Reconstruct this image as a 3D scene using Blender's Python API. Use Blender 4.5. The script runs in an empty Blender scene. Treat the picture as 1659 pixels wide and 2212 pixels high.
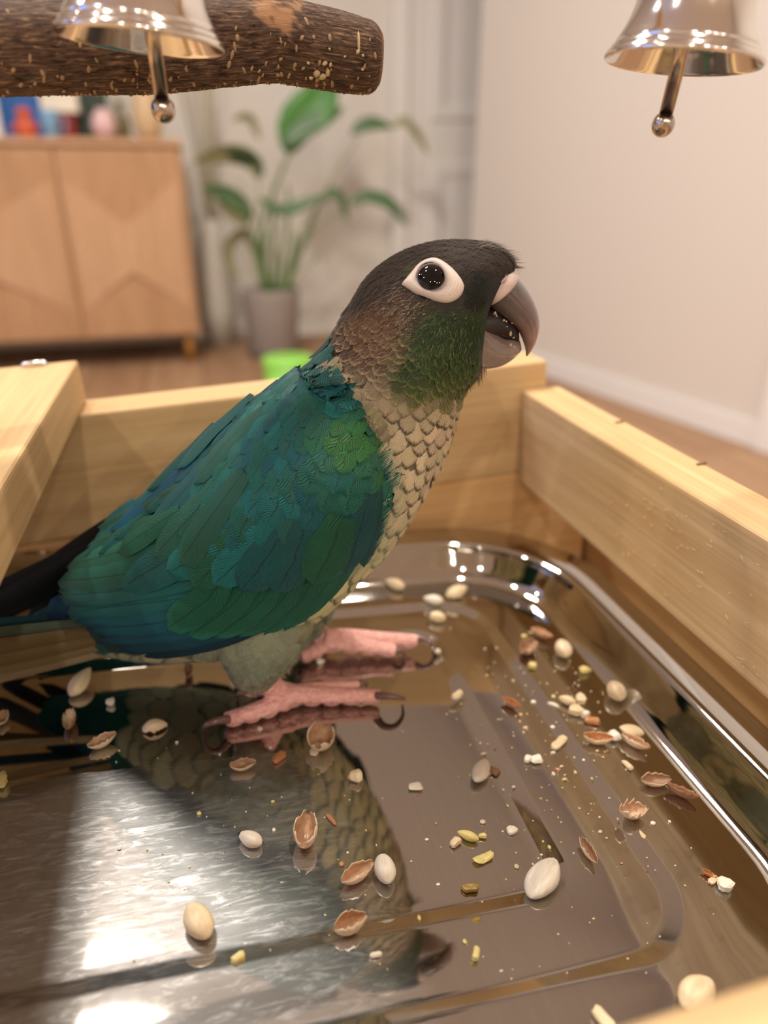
import bpy, bmesh, math, random
import numpy as np
from mathutils import Vector, Matrix
from mathutils.bvhtree import BVHTree
from math import sin, cos, pi, radians, sqrt, atan2, exp
random.seed(7)
SC = bpy.context.scene
COL = SC.collection
R = radians
# ------------------------------------------------------------------ camera
FPX, PITCH, YAW, HCAM = 1534.0, R(24.7), R(14.3), 0.125
FW = Vector((sin(YAW)*cos(PITCH), cos(YAW)*cos(PITCH), -sin(PITCH)))
RT = Vector((cos(YAW), -sin(YAW), 0.0))
UP = RT.cross(FW)
CAM = Vector((0, 0, HCAM))
cd = bpy.data.cameras.new('camera')
cam = bpy.data.objects.new('camera', cd)
COL.objects.link(cam)
cam.matrix_world = Matrix(((RT.x, UP.x, -FW.x, CAM.x), (RT.y, UP.y, -FW.y, CAM.y), (RT.z, UP.z, -FW.z, CAM.z), (0, 0, 0, 1)))
cd.sensor_fit = 'VERTICAL'
cd.sensor_height = 36.0
cd.sensor_width = 27.0
cd.lens = FPX/2212*36
cd.clip_start = 0.005
cd.dof.use_dof = True
cd.dof.focus_distance = 0.1465
cd.dof.aperture_fstop = (cd.lens/1000)/0.0029
SC.camera = cam
# ------------------------------------------------------------------ world, lamps, exposure
w = bpy.data.worlds.new('dusk_sky')
SC.world = w
w.use_nodes = True
w.node_tree.nodes['Background'].inputs[0].default_value = (0.16, 0.34, 0.9, 1)
w.node_tree.nodes['Background'].inputs[1].default_value = 3.0
SC.view_settings.view_transform = 'Standard'
SC.view_settings.look = 'None'
SC.view_settings.gamma = 1.0
SC.view_settings.use_curve_mapping = False
SC.view_settings.exposure = 0.16
CEIL_Z, FLOOR_Z = 1.95, -0.5
WARM = (1.0, 0.93, 0.83)


def lamp(name, x, y, z, size, watts, color=WARM, spread=180):
    ld = bpy.data.lights.new(name, 'AREA')
    ld.shape = 'DISK'
    ld.size = size
    ld.energy = watts
    ld.color = color
    ld.spread = R(spread)
    o = bpy.data.objects.new(name, ld)
    COL.objects.link(o)
    o.location = (x, y, z)
    return o


lamp('ceiling_lamp_light', -0.22, 1.28, CEIL_Z-0.052, 0.36, 34)
DOWNLIGHTS = [(-1.1, -2.7), (0.1, -2.9), (0.9, -3.9), (1.8, -3.7), (0.55, 0.15), (-0.55, 0.45), (-1.7, -0.5), (-1.7, 1.0)]
WATTS = [28, 28, 28, 28, 16, 14, 8, 8]
for (dx, dy), wt in zip(DOWNLIGHTS, WATTS):
    lamp('downlight_light', dx, dy, CEIL_Z-0.012, 0.085, wt)


# ------------------------------------------------------------------ geometry helpers
def ray(px, py):
    return (FW + RT*((px-829.5)/FPX) + UP*((1106-py)/FPX))


def on_plane(px, py, p0, n):
    d = ray(px, py)
    return CAM + d*((p0-CAM).dot(n)/d.dot(n))


def at_depth(px, py, z):
    return CAM + ray(px, py)*z


def at_y(px, py, y):
    d = ray(px, py)
    return CAM + d*((y-CAM.y)/d.y)


def at_z(px, py, z):
    d = ray(px, py)
    return CAM + d*((z-CAM.z)/d.z)


FEET = at_z(650, 1540, 0.0)


class Frame:
    """axes rotated about the world Y axis through the point under the bird's feet"""
    def __init__(s, a):
        s.x = Vector((cos(a), 0, -sin(a)))
        s.y = Vector((0, 1, 0))
        s.z = Vector((sin(a), 0, cos(a)))
        s.m = Matrix(((s.x.x, 0, s.z.x, FEET.x), (0, 1, 0, FEET.y), (s.x.z, 0, s.z.z, FEET.z), (0, 0, 0, 1)))

    def p(s, u, v, h):
        return FEET + s.x*u + s.y*v + s.z*h

    def local(s, q):
        d = q-FEET
        return Vector((d.dot(s.x), d.dot(s.y), d.dot(s.z)))

    def at(s, px, py, h=0.0):
        return on_plane(px, py, FEET+s.z*h, s.z)


TRAY, BOX = Frame(R(3.5)), Frame(-R(2.9))


def empty(name, loc=(0, 0, 0), label=None, cat=None, group=None):
    o = bpy.data.objects.new(name, None)
    o.empty_display_size = 0.01
    COL.objects.link(o)
    o.location = loc
    return tag(o, label, cat, group)


def tag(o, label=None, cat=None, group=None, kind=None):
    if label:
        o['label'] = label
    if cat:
        o['category'] = cat
    if group:
        o['group'] = group
    if kind:
        o['kind'] = kind
    return o


def mesh_obj(name, verts, faces, mat=None, parent=None, smooth=True, uvs=None, cols=None):
    me = bpy.data.meshes.new(name)
    me.from_pydata([tuple(v) for v in verts], [], faces)
    if smooth:
        me.polygons.foreach_set('use_smooth', [True]*len(me.polygons))
    if uvs is not None:
        l = me.uv_layers.new(name='UVMap')
        idx = np.empty(len(me.loops), dtype=np.int32)
        me.loops.foreach_get('vertex_index', idx)
        l.data.foreach_set('uv', np.asarray(uvs, dtype=np.float32)[idx].ravel())
    if cols is not None:
        a = me.color_attributes.new('fcol', 'FLOAT_COLOR', 'POINT')
        c = np.asarray(cols, dtype=np.float32)
        if c.shape[1] == 3:
            c = np.hstack([c, np.ones((len(c), 1), dtype=np.float32)])
        a.data.foreach_set('color', c.ravel())
    if mat:
        me.materials.append(mat)
    me.update()
    o = bpy.data.objects.new(name, me)
    COL.objects.link(o)
    if parent:
        attach(o, parent)
    return o


def world_of(o):
    m = o.matrix_basis.copy()
    while o.parent:
        m = o.parent.matrix_basis @ o.matrix_parent_inverse @ m if False else o.parent.matrix_basis @ (o.matrix_parent_inverse @ m)
        o = o.parent
    return m


def attach(o, parent):
    """parent o, whose geometry is given in world space, without moving it"""
    o.parent = parent
    o.matrix_parent_inverse = world_of(parent).inverted()


def bm_obj(name, bm, mat=None, parent=None, smooth=False):
    me = bpy.data.meshes.new(name)
    bm.normal_update()
    bm.to_mesh(me)
    bm.free()
    if smooth:
        me.polygons.foreach_set('use_smooth', [True]*len(me.polygons))
    if mat:
        me.materials.append(mat)
    o = bpy.data.objects.new(name, me)
    COL.objects.link(o)
    if parent:
        attach(o, parent)
    return o


def box_obj(name, lo, hi, mat, parent=None, M=None, bevel=0.001, seg=2):
    bm = bmesh.new()
    bmesh.ops.create_cube(bm, size=1.0)
    s = [hi[i]-lo[i] for i in range(3)]
    c = [(hi[i]+lo[i])/2 for i in range(3)]
    for v in bm.verts:
        v.co = Vector((v.co.x*s[0]+c[0], v.co.y*s[1]+c[1], v.co.z*s[2]+c[2]))
    if bevel:
        bmesh.ops.bevel(bm, geom=list(bm.edges), offset=bevel, segments=seg, affect='EDGES', profile=0.6)
    if M is not None:
        bm.transform(M)
    return bm_obj(name, bm, mat, parent)


def lathe(name, prof, mat, parent=None, M=None, n=48, close=False):
    vs, fs = [], []
    for r, z in prof:
        for k in range(n):
            a = 2*pi*k/n
            vs.append(Vector((r*cos(a), r*sin(a), z)))
    m = len(prof)
    for i in range(m-1 if not close else m):
        j = (i+1) % m
        for k in range(n):
            k2 = (k+1) % n
            fs.append((i*n+k, i*n+k2, j*n+k2, j*n+k))
    if not close:
        for i, rev in ((0, True), (m-1, False)):
            if prof[i][0] > 1e-6:
                f = [i*n+k for k in range(n)]
                fs.append(tuple(reversed(f)) if rev else tuple(f))
    if M is not None:
        vs = [M @ v for v in vs]
    return mesh_obj(name, vs, fs, mat, parent)


def tube_data(pts, rad, n=10, cap=True):
    """round tube along pts with a radius each; returns verts, faces"""
    pts = [Vector(p) for p in pts]
    vs, fs = [], []
    nrm = None
    for i, p in enumerate(pts):
        t = (pts[min(i+1, len(pts)-1)]-pts[max(i-1, 0)]).normalized()
        if nrm is None:
            nrm = t.orthogonal().normalized()
        nrm = (nrm-t*nrm.dot(t)).normalized()
        b = t.cross(nrm)
        r = rad[i] if hasattr(rad, '__len__') else rad
        for k in range(n):
            a = 2*pi*k/n
            vs.append(p+nrm*(cos(a)*r)+b*(sin(a)*r))
    for i in range(len(pts)-1):
        for k in range(n):
            k2 = (k+1) % n
            fs.append((i*n+k, i*n+k2, (i+1)*n+k2, (i+1)*n+k))
    if cap:
        fs.append(tuple(reversed(range(n))))
        fs.append(tuple(range((len(pts)-1)*n, len(pts)*n)))
    return vs, fs


def spline(pts, n):
    """Catmull-Rom through pts, n samples (any dimension)"""
    P = np.asarray(pts, dtype=float)
    m = len(P)
    t = np.linspace(0, m-1, n)
    i = np.clip(np.floor(t).astype(int), 0, m-2)
    u = (t-i)[:, None]
    p0 = P[np.clip(i-1, 0, m-1)]
    p1 = P[i]
    p2 = P[i+1]
    p3 = P[np.clip(i+2, 0, m-1)]
    p0 = np.where((i == 0)[:, None], 2*p1-p2, p0)
    p3 = np.where((i == m-2)[:, None], 2*p2-p1, p3)
    return 0.5*((2*p1)+(-p0+p2)*u+(2*p0-5*p1+4*p2-p3)*u*u+(-p0+3*p1-3*p2+p3)*u**3)


def resample(pts, n):
    """Catmull-Rom, even arc length"""
    d = spline(pts, max(200, n*8))
    s = np.concatenate([[0], np.cumsum(np.linalg.norm(np.diff(d, axis=0), axis=1))])
    q = np.linspace(0, s[-1], n)
    return np.stack([np.interp(q, s, d[:, k]) for k in range(d.shape[1])], axis=1)


# ------------------------------------------------------------------ materials
def srgb(r, g, b):
    return tuple(((c/255)/12.92 if c/255 <= 0.04045 else ((c/255+0.055)/1.055)**2.4) for c in (r, g, b))


def new_mat(name):
    m = bpy.data.materials.new(name)
    m.use_nodes = True
    nt = m.node_tree
    return m, nt, nt.nodes['Principled BSDF']


def N(nt, kind, **kw):
    n = nt.nodes.new(kind)
    for k, v in kw.items():
        if k == 'ins':
            for kk, vv in v.items():
                n.inputs[kk].default_value = vv
        else:
            setattr(n, k, v)
    return n


def math_node(nt, op, a, b=None, clamp=False):
    n = nt.nodes.new('ShaderNodeMath')
    n.operation = op
    n.use_clamp = clamp
    for i, v in enumerate((a, b)):
        if v is None:
            continue
        if isinstance(v, (int, float)):
            n.inputs[i].default_value = v
        else:
            nt.links.new(v, n.inputs[i])
    return n.outputs[0]


def mix_col(nt, fac, a, b, mode='MIX'):
    n = nt.nodes.new('ShaderNodeMix')
    n.data_type = 'RGBA'
    n.blend_type = mode
    for s, v in ((n.inputs[0], fac), (n.inputs[6], a), (n.inputs[7], b)):
        if isinstance(v, (int, float)):
            s.default_value = v
        elif isinstance(v, tuple):
            s.default_value = (*v[:3], 1)
        else:
            nt.links.new(v, s)
    return n.outputs[2]


def ramp(nt, fac, stops):
    n = nt.nodes.new('ShaderNodeValToRGB')
    e = n.color_ramp.elements
    while len(e) < len(stops):
        e.new(0.5)
    for el, (p, c) in zip(e, stops):
        el.position = p
        el.color = (*c[:3], 1) if isinstance(c, tuple) else (c, c, c, 1)
    nt.links.new(fac, n.inputs[0])
    return n.outputs[0]


def noise(nt, scale, detail=3, coord='Object', stretch=(1, 1, 1), rough=0.55, vec=None, dist=0.0):
    mp = nt.nodes.new('ShaderNodeMapping')
    mp.inputs['Scale'].default_value = stretch
    if vec is None:
        tc = nt.nodes.new('ShaderNodeTexCoord')
        vec = tc.outputs[coord]
    nt.links.new(vec, mp.inputs[0])
    n = nt.nodes.new('ShaderNodeTexNoise')
    n.inputs['Scale'].default_value = scale
    n.inputs['Detail'].default_value = detail
    n.inputs['Roughness'].default_value = rough
    n.inputs['Distortion'].default_value = dist
    nt.links.new(mp.outputs[0], n.inputs['Vector'])
    return n.outputs[0]


def bump(nt, bsdf, height, strength=0.3, dist=0.001):
    b = nt.nodes.new('ShaderNodeBump')
    b.inputs['Strength'].default_value = strength
    b.inputs['Distance'].default_value = dist
    nt.links.new(height, b.inputs['Height'])
    nt.links.new(b.outputs[0], bsdf.inputs['Normal'])
    return b


def simple_mat(name, rgb, rough=0.5, metal=0.0, var=0.06, scale=30, spec=0.5, bump_s=0.0):
    m, nt, b = new_mat(name)
    f = noise(nt, scale, 4)
    lo = tuple(max(0, c*(1-var)) for c in rgb)
    hi = tuple(min(1, c*(1+var)) for c in rgb)
    nt.links.new(mix_col(nt, f, lo, hi), b.inputs['Base Color'])
    b.inputs['Roughness'].default_value = rough
    b.inputs['Metallic'].default_value = metal
    b.inputs['Specular IOR Level'].default_value = spec
    if bump_s:
        bump(nt, b, f, bump_s)
    return m


def pine(name, axis, light, dark, scale=1.0):
    """pale pine, grain running along the given axis of the object"""
    m, nt, b = new_mat(name)
    st = [90, 90, 90]
    st[axis] = 4
    st = tuple(s*scale for s in st)
    g = noise(nt, 1.0, 6, stretch=st, rough=0.6, dist=0.6)
    st2 = [600, 600, 600]
    st2[axis] = 14
    g2 = noise(nt, 1.0, 2, stretch=tuple(st2))
    st3 = [26, 26, 26]
    st3[axis] = 3
    g3 = noise(nt, 1.0, 3, stretch=tuple(st3), dist=1.0)
    c = ramp(nt, g, [(0.25, dark), (0.5, tuple((a+b_)/2 for a, b_ in zip(light, dark))), (0.68, light)])
    c = mix_col(nt, ramp(nt, g3, [(0.45, 0.0), (0.75, 0.55)]), c, tuple(x*0.78 for x in dark))
    c = mix_col(nt, ramp(nt, g2, [(0.35, 0.30), (0.6, 0.0)]), c, tuple(x*0.6 for x in dark))
    nt.links.new(c, b.inputs['Base Color'])
    b.inputs['Roughness'].default_value = 0.55
    b.inputs['Specular IOR Level'].default_value = 0.3
    bump(nt, b, g2, 0.25, 0.0004)
    return m
# ------------------------------------------------------------------ the room
wall_mat = simple_mat('wall_paint', (0.70, 0.66, 0.60), 0.85, var=0.015, scale=3)
wall_r_mat = simple_mat('wall_paint_smooth', (0.72, 0.66, 0.59), 0.7, var=0.01, scale=2)
ceil_mat = simple_mat('ceiling_paint', (0.82, 0.79, 0.74), 0.9, var=0.01, scale=3)
trim_mat = simple_mat('white_gloss_paint', (0.82, 0.79, 0.75), 0.4, var=0.01, scale=5)

# floor: wooden boards, each a plank of its own
floor = tag(box_obj('floor', (-2.6, -6.3, FLOOR_Z-0.06), (3.2, 3.6, FLOOR_Z-0.012), simple_mat('subfloor', (0.16, 0.10, 0.06), 0.9), bevel=0), kind='structure')
oak = []
for i, (l, d) in enumerate(((srgb(186, 150, 116), srgb(158, 122, 92)), (srgb(178, 140, 106), srgb(146, 112, 84)), (srgb(194, 158, 124), srgb(166, 130, 98)))):
    oak.append(pine('oak_board', 1, l, d, 0.25))
random.seed(3)
pm = {}
for i in range(29):
    x0 = -2.6+i*0.2
    y = -6.3 - random.random()*0.9
    while y < 3.6:
        L = 1.4
        y0, y1 = max(y, -6.3), min(y+L, 3.6)
        if y1-y0 > 0.05:
            key = (round(y1-y0, 3), random.randrange(3))
            if key not in pm:
                o = box_obj('plank', (0, 0, -0.012), (0.197, y1-y0-0.003, 0), oak[key[1]], bevel=0.0015, seg=1)
                pm[key] = o.data
            else:
                o = bpy.data.objects.new('plank', pm[key])
                COL.objects.link(o)
            o.location = (x0, y0, FLOOR_Z)
            attach(o, floor)
            o.matrix_parent_inverse = Matrix.Identity(4)
        y += L


def wall_plane(name, a, b, z0, z1, t, mat):
    """a wall slab whose visible face runs from a to b (xy); t is its thickness, away to the left of a->b"""
    a, b = Vector((*a, 0)), Vector((*b, 0))
    d = (b-a).normalized()
    n = Vector((-d.y, d.x, 0))
    vs = []
    for z in (z0, z1):
        for p in (a, b, b+n*t, a+n*t):
            vs.append(Vector((p.x, p.y, z)))
    fs = [(0, 1, 2, 3), (7, 6, 5, 4), (0, 4, 5, 1), (1, 5, 6, 2), (2, 6, 7, 3), (3, 7, 4, 0)]
    return tag(mesh_obj(name, vs, fs, mat, smooth=False), kind='structure')


BACK_Y = 3.30
wall_plane('wall_back', (3.2, BACK_Y), (-2.6, BACK_Y), FLOOR_Z, CEIL_Z, -0.1, wall_mat)
wall_plane('wall_front', (-2.6, -6.2), (3.2, -6.2), FLOOR_Z, CEIL_Z, -0.1, wall_mat)
tag(box_obj('ceiling', (-2.7, -6.3, CEIL_Z), (3.3, 3.5, CEIL_Z+0.08), ceil_mat, bevel=0), kind='structure')
# right wall: a slab standing out into the room, its far end an outside corner
WR0, WR1 = Vector((1.083, 2.84, 0)), Vector((2.32, -3.2, 0))
WR1 = WR0+(Vector((1.385, 1.44, 0))-WR0)*4.3
wr = wall_plane('wall_right', (WR0.x, WR0.y), (WR1.x, WR1.y), FLOOR_Z, CEIL_Z, 0.14, wall_r_mat)
dr = (WR1-WR0).normalized()
nr = Vector((dr.y, -dr.x, 0))
if nr.x > 0:
    nr = -nr


def along_wall(name, s0, s1, z0, z1, out, mat, inset=0.0005, **kw):
    vs = []
    for z in (z0, z1):
        for s, k in ((s0, inset), (s1, inset), (s1, out), (s0, out)):
            p = WR0+dr*s+nr*k
            vs.append(Vector((p.x, p.y, z)))
    fs = [(0, 1, 2, 3), (7, 6, 5, 4), (0, 4, 5, 1), (1, 5, 6, 2), (2, 6, 7, 3), (3, 7, 4, 0)]
    bm = bmesh.new()
    bv = [bm.verts.new(v) for v in vs]
    for f in fs:
        bm.faces.new([bv[i] for i in f])
    bmesh.ops.recalc_face_normals(bm, faces=list(bm.faces))
    bmesh.ops.bevel(bm, geom=list(bm.edges), offset=0.003, segments=2, affect='EDGES')
    return bm_obj(name, bm, mat, kw.get('parent'))


# base of the right wall, and the pale door casing near the right edge of the view
tag(along_wall('baseboard_right', 0.0, 5.6, FLOOR_Z, FLOOR_Z+0.07, 0.012, trim_mat), kind='structure')
_n2 = Vector((nr.x, nr.y, 0))
_hit = on_plane(1650, 900, WR0, _n2)
_s = (Vector((_hit.x, _hit.y, 0))-WR0).dot(dr)
tag(along_wall('trim_4', _s, _s+0.09, FLOOR_Z+0.001, FLOOR_Z+2.1, 0.022, trim_mat), kind='structure')
# left wall with a window on to the dusk
lx = -2.5
WN = (-0.4, 1.3, 0.35, 1.6)
lw = []
for y0, y1, z0, z1 in ((-6.3, WN[0], FLOOR_Z, CEIL_Z), (WN[1], 3.5, FLOOR_Z, CEIL_Z), (WN[0], WN[1], FLOOR_Z, WN[2]), (WN[0], WN[1], WN[3], CEIL_Z)):
    lw.append(((lx-0.1, y0, z0), (lx, y1, z1)))
bm = bmesh.new()
for lo, hi in lw:
    g = bmesh.ops.create_cube(bm, size=1.0)['verts']
    for v in g:
        v.co = Vector([(lo[i]+hi[i])/2+v.co[i]*(hi[i]-lo[i]) for i in range(3)])
tag(bm_obj('wall_left', bm, wall_mat), kind='structure')
win = tag(empty('window_1', (lx-0.05, (WN[0]+WN[1])/2, WN[2])), kind='structure')
for lo, hi in (((lx-0.08, WN[0], WN[2]), (lx-0.02, WN[0]+0.05, WN[3])), ((lx-0.08, WN[1]-0.05, WN[2]), (lx-0.02, WN[1], WN[3])),
               ((lx-0.08, WN[0], WN[2]), (lx-0.02, WN[1], WN[2]+0.05)), ((lx-0.08, WN[0], WN[3]-0.05), (lx-0.02, WN[1], WN[3])),
               ((lx-0.07, 0.43, WN[2]), (lx-0.03, 0.47, WN[3]))):
    box_obj('frame', lo, hi, trim_mat, win, bevel=0.004)
# right side wall of the alcove behind the wall slab
wall_plane('wall_side', (3.1, -6.2), (3.1, 3.4), FLOOR_Z, CEIL_Z, -0.1, wall_mat)
# ceiling fittings
fit_mat = simple_mat('lamp_rim_metal', (0.75, 0.73, 0.70), 0.35, 0.6)
cl = empty('ceiling_lamp', (-0.22, 1.28, CEIL_Z), 'round white ceiling lamp seen only as a glare in the steel tray', 'lamp')
lathe('rim', [(0.20, 0.0), (0.20, -0.05), (0.184, -0.05), (0.184, 0.0)], fit_mat, cl, Matrix.Translation((-0.22, 1.28, CEIL_Z)), close=True)
for i, (dx, dy) in enumerate(DOWNLIGHTS):
    d = empty('downlight', (dx, dy, CEIL_Z), 'small round downlight in the white ceiling, seen only as a glint', 'lamp', 'ceiling downlights')
    lathe('rim', [(0.062, 0.0), (0.062, -0.008), (0.045, -0.008), (0.045, 0.0)], fit_mat, d, Matrix.Translation((dx, dy, CEIL_Z)), n=32, close=True)

# panelled door on the back wall beside the wall slab
y = BACK_Y
dl, drr = at_y(884, 300, y-0.04).x, at_y(884, 300, y-0.04).x+0.62
door = tag(empty('door_1', (dl, y, FLOOR_Z)), kind='structure')
leaf = box_obj('door_leaf', (dl, y-0.045, FLOOR_Z+0.01), (drr, y-0.005, FLOOR_Z+1.98), trim_mat, door, bevel=0.004)
zr = [at_y(960, 262, y-0.05).z, at_y(960, 350, y-0.05).z]


def panel(name, x0, x1, z0, z1):
    vs, fs = [], []
    ins = [(0, 0.0), (0.008, 0.010), (0.045, 0.010), (0.07, 0.002)]
    for k, d in ins:
        for x, z in ((x0+k, z0+k), (x1-k, z0+k), (x1-k, z1-k), (x0+k, z1-k)):
            vs.append(Vector((x, y-0.0455-d if k < 0.01 else y-0.0455-d, z)))
    for i in range(3):
        for k in range(4):
            fs.append((i*4+k, i*4+(k+1) % 4, (i+1)*4+(k+1) % 4, (i+1)*4+k))
    fs.append((12, 13, 14, 15))
    return mesh_obj(name, vs, fs, trim_mat, door, smooth=False)


panel('panel', dl+0.09, drr-0.09, zr[0], FLOOR_Z+1.85)
panel('panel', dl+0.09, drr-0.09, FLOOR_Z+0.2, zr[1])
tag(box_obj('trim_1', (dl-0.075, y-0.06, FLOOR_Z), (dl-0.006, y-0.001, FLOOR_Z+2.06), trim_mat, bevel=0.006), kind='structure')
tag(box_obj('trim_2', (drr+0.006, y-0.06, FLOOR_Z), (drr+0.075, y-0.001, FLOOR_Z+2.06), trim_mat, bevel=0.006), kind='structure')
tag(box_obj('trim_3', (dl-0.075, y-0.06, FLOOR_Z+1.99), (drr+0.075, y-0.001, FLOOR_Z+2.062), trim_mat, bevel=0.006), kind='structure')
tag(box_obj('baseboard_back', (-2.5, y-0.016, FLOOR_Z), (dl-0.08, y-0.001, FLOOR_Z+0.08), trim_mat, bevel=0.003), kind='structure')
# ------------------------------------------------------------------ the wooden play stand (a box round the tray)
PL, PD = srgb(226, 194, 146), srgb(202, 164, 114)
pine_x, pine_y = pine('pine_crosswise', 0, PL, PD), pine('pine_lengthwise', 1, PL, PD)
pine_o = pine('pine_orange', 0, srgb(236, 196, 142), srgb(214, 168, 112))
stand = empty('play_stand', BOX.p(0, 0, -0.03), 'pale pine play stand, a low open box around the steel tray', 'bird stand')
BM = BOX.m


def board(name, lo, hi, mat, bevel=0.0012):
    o = box_obj(name, lo, hi, mat, None, None, bevel, 3)
    o.matrix_world = BM
    o.parent = stand
    o.matrix_parent_inverse = world_of(stand).inverted()
    return o


rb = board('right_board', (0.096, -0.20, 0.0193), (0.1103, 0.0795, 0.0543), pine_y)
board('back_board', (-0.36, 0.080, 0.0228), (0.1055, 0.097, 0.0638), pine_x)
board('back_rail', (-0.36, 0.0802, -0.022), (0.1255, 0.097, 0.0226), pine_o)
board('left_plank', (-0.135, -0.24, 0.0642), (-0.0500, 0.0955, 0.0772), pine_y)
board('front_board', (-0.36, -0.131, 0.0193), (0.0955, -0.1145, 0.0548), pine_x)
board('right_rail', (0.1265, -0.20, -0.022), (0.139, 0.097, 0.0190), pine_y)
board('front_rail', (-0.36, -0.131, -0.022), (0.1255, -0.1175, 0.0190), pine_x)
board('base_panel', (-0.36, -0.20, -0.030), (0.139, 0.097, -0.0225), pine_x, 0.0005)
random.seed(41)
sv, sf = [], []
for k in range(70):       # torn pale fibres standing off the sawn inner face of the right board
    v_, h_ = random.uniform(-0.075, 0.05), random.uniform(0.0215, 0.052)
    if random.random() < 0.55:
        v_ = random.gauss(-0.02, 0.02)
    c = BOX.p(0.0959, v_, h_)
    L_ = random.uniform(0.0006, 0.0020)
    d = (BOX.y*random.choice((-1, 1))+BOX.z*random.uniform(-0.35, 0.35)-BOX.x*random.uniform(0.1, 0.35)).normalized()
    v, f = tube_data([c, c+d*L_*0.5-BOX.x*0.0001, c+d*L_], [0.00008, 0.00007, 0.00002], 5)
    sf += [tuple(i+len(sv) for i in q) for q in f]
    sv += v
tag(mesh_obj('wood_fibres', sv, sf, simple_mat('pale_fibre', srgb(222, 196, 156), 0.6), stand), kind='stuff')
# a staple holds the plank's end
steel = simple_mat('staple_steel', (0.75, 0.74, 0.72), 0.22, 1.0, 0.03)
c = BOX.p(-0.0622, 0.0915, 0.0772)
pts = [c+BOX.x*(-0.0035)-BOX.z*0.002, c+BOX.x*(-0.0035)+BOX.z*0.0003, c+BOX.x*(-0.003)+BOX.z*0.0010, c+BOX.x*0.003+BOX.z*0.0010, c+BOX.x*0.0035+BOX.z*0.0003, c+BOX.x*0.0035-BOX.z*0.002]
v, f = tube_data(pts, 0.0008, 8)
tag(mesh_obj('staple', v, f, steel, stand), 'bright steel staple')
for k, (px, py) in enumerate(((1338, 912), (1515, 1002))):
    q = BOX.at(px, py, 0.0545)
    v, f = tube_data([q-BOX.x*0.0013, q+BOX.x*0.0013], 0.0004, 8)
    mesh_obj('nail_head', v, f, simple_mat('rusty_nail', (0.20, 0.12, 0.06), 0.5), stand)
# low table the stand rests on
tm = simple_mat('table_paint', (0.72, 0.70, 0.66), 0.4)
t = empty('low_table', (0, 0, FLOOR_Z), 'low table hidden under the play stand', 'table')
tz = min(BOX.p(u, 0, -0.0305).z for u in (-0.36, 0.139))
o = box_obj('tabletop', (-0.30, -0.02, tz-0.022), (0.10, 0.20, tz), tm, t, bevel=0.002)
for sx in (-0.28, 0.06):
    for sy in (0.0, 0.165):
        box_obj('leg', (sx, sy, FLOOR_Z), (sx+0.02, sy+0.02, tz-0.0222), tm, t, bevel=0.001)

# ------------------------------------------------------------------ the steel tray
m, nt, b = new_mat('tray_steel')
b.inputs['Metallic'].default_value = 1.0
tc = nt.nodes.new('ShaderNodeTexCoord')
sep = nt.nodes.new('ShaderNodeSeparateXYZ')
nt.links.new(tc.outputs['Object'], sep.inputs[0])
n1 = noise(nt, 900, 3, stretch=(1, 0.06, 1))
n2 = noise(nt, 160, 5)
# scuffed film residue on the near left part of the floor: duller and streaked
edge = math_node(nt, 'ADD', math_node(nt, 'ADD', sep.outputs[1], math_node(nt, 'MULTIPLY', sep.outputs[0], 0.03)), math_node(nt, 'MULTIPLY', n2, 0.0016))
film = math_node(nt, 'MULTIPLY', math_node(nt, 'LESS_THAN', edge, -0.0125), ramp(nt, math_node(nt, 'ADD', math_node(nt, 'MULTIPLY', sep.outputs[0], 20.0), 0.5), [(0.35, 1.0), (0.75, 0.0)]))
st = noise(nt, 1.0, 6, stretch=(110, 520, 110), rough=0.7, dist=1.5)
st2 = noise(nt, 1.0, 4, stretch=(260, 900, 260), rough=0.6)
sc = ramp(nt, st, [(0.50, 0.0), (0.66, 1.0)])
nt.links.new(math_node(nt, 'ADD', 0.03, math_node(nt, 'MULTIPLY', n1, 0.03)), b.inputs['Roughness'])
col = mix_col(nt, n1, (0.46, 0.44, 0.405), (0.52, 0.50, 0.465))
nt.links.new(col, b.inputs['Base Color'])
bump(nt, b, n1, 0.02, 0.0001)
b2 = nt.nodes.new('ShaderNodeBsdfPrincipled')
b2.inputs['Metallic'].default_value = 1.0
b2.inputs['Base Color'].default_value = (0.62, 0.61, 0.60, 1)
nt.links.new(math_node(nt, 'ADD', 0.30, math_node(nt, 'MULTIPLY', st2, 0.25)), b2.inputs['Roughness'])
bump(nt, b2, st, 0.12, 0.0003)
mx = nt.nodes.new('ShaderNodeMixShader')
nt.links.new(math_node(nt, 'MULTIPLY', film, math_node(nt, 'ADD', 0.24, math_node(nt, 'MULTIPLY', sc, 0.3))), mx.inputs[0])
nt.links.new(b.outputs[0], mx.inputs[1])
nt.links.new(b2.outputs[0], mx.inputs[2])
nt.links.new(mx.outputs[0], nt.nodes['Material Output'].inputs[0])
STEEL = m


def rrect(x0, x1, y0, y1, r, n=14):
    pts = []
    r = max(0.0003, min(r, (x1-x0)/2-1e-4, (y1-y0)/2-1e-4))
    for cx, cy, a0 in ((x1-r, y1-r, 0), (x0+r, y1-r, pi/2), (x0+r, y0+r, pi), (x1-r, y0+r, 3*pi/2)):
        for k in range(n+1):
            a = a0+pi/2*k/n
            pts.append((cx+r*cos(a), cy+r*sin(a)))
    # straight sides subdivided
    out = []
    for i, p in enumerate(pts):
        out.append(p)
        q = pts[(i+1) % len(pts)]
        if (i+1) % (n+1) == 0:
            for k in range(1, 10):
                out.append((p[0]+(q[0]-p[0])*k/10, p[1]+(q[1]-p[1])*k/10))
    return out


# inner panel (0), step 1, flat ring, step 2, floor, wall, flange
XL = -0.19
G1 = (XL+0.085, 0.0425, -0.0605, 0.0268)
G2 = (XL+0.063, 0.0618, -0.0775, 0.0402)
BS = (XL+0.041, 0.0850, -0.0905, 0.0548)


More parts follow.
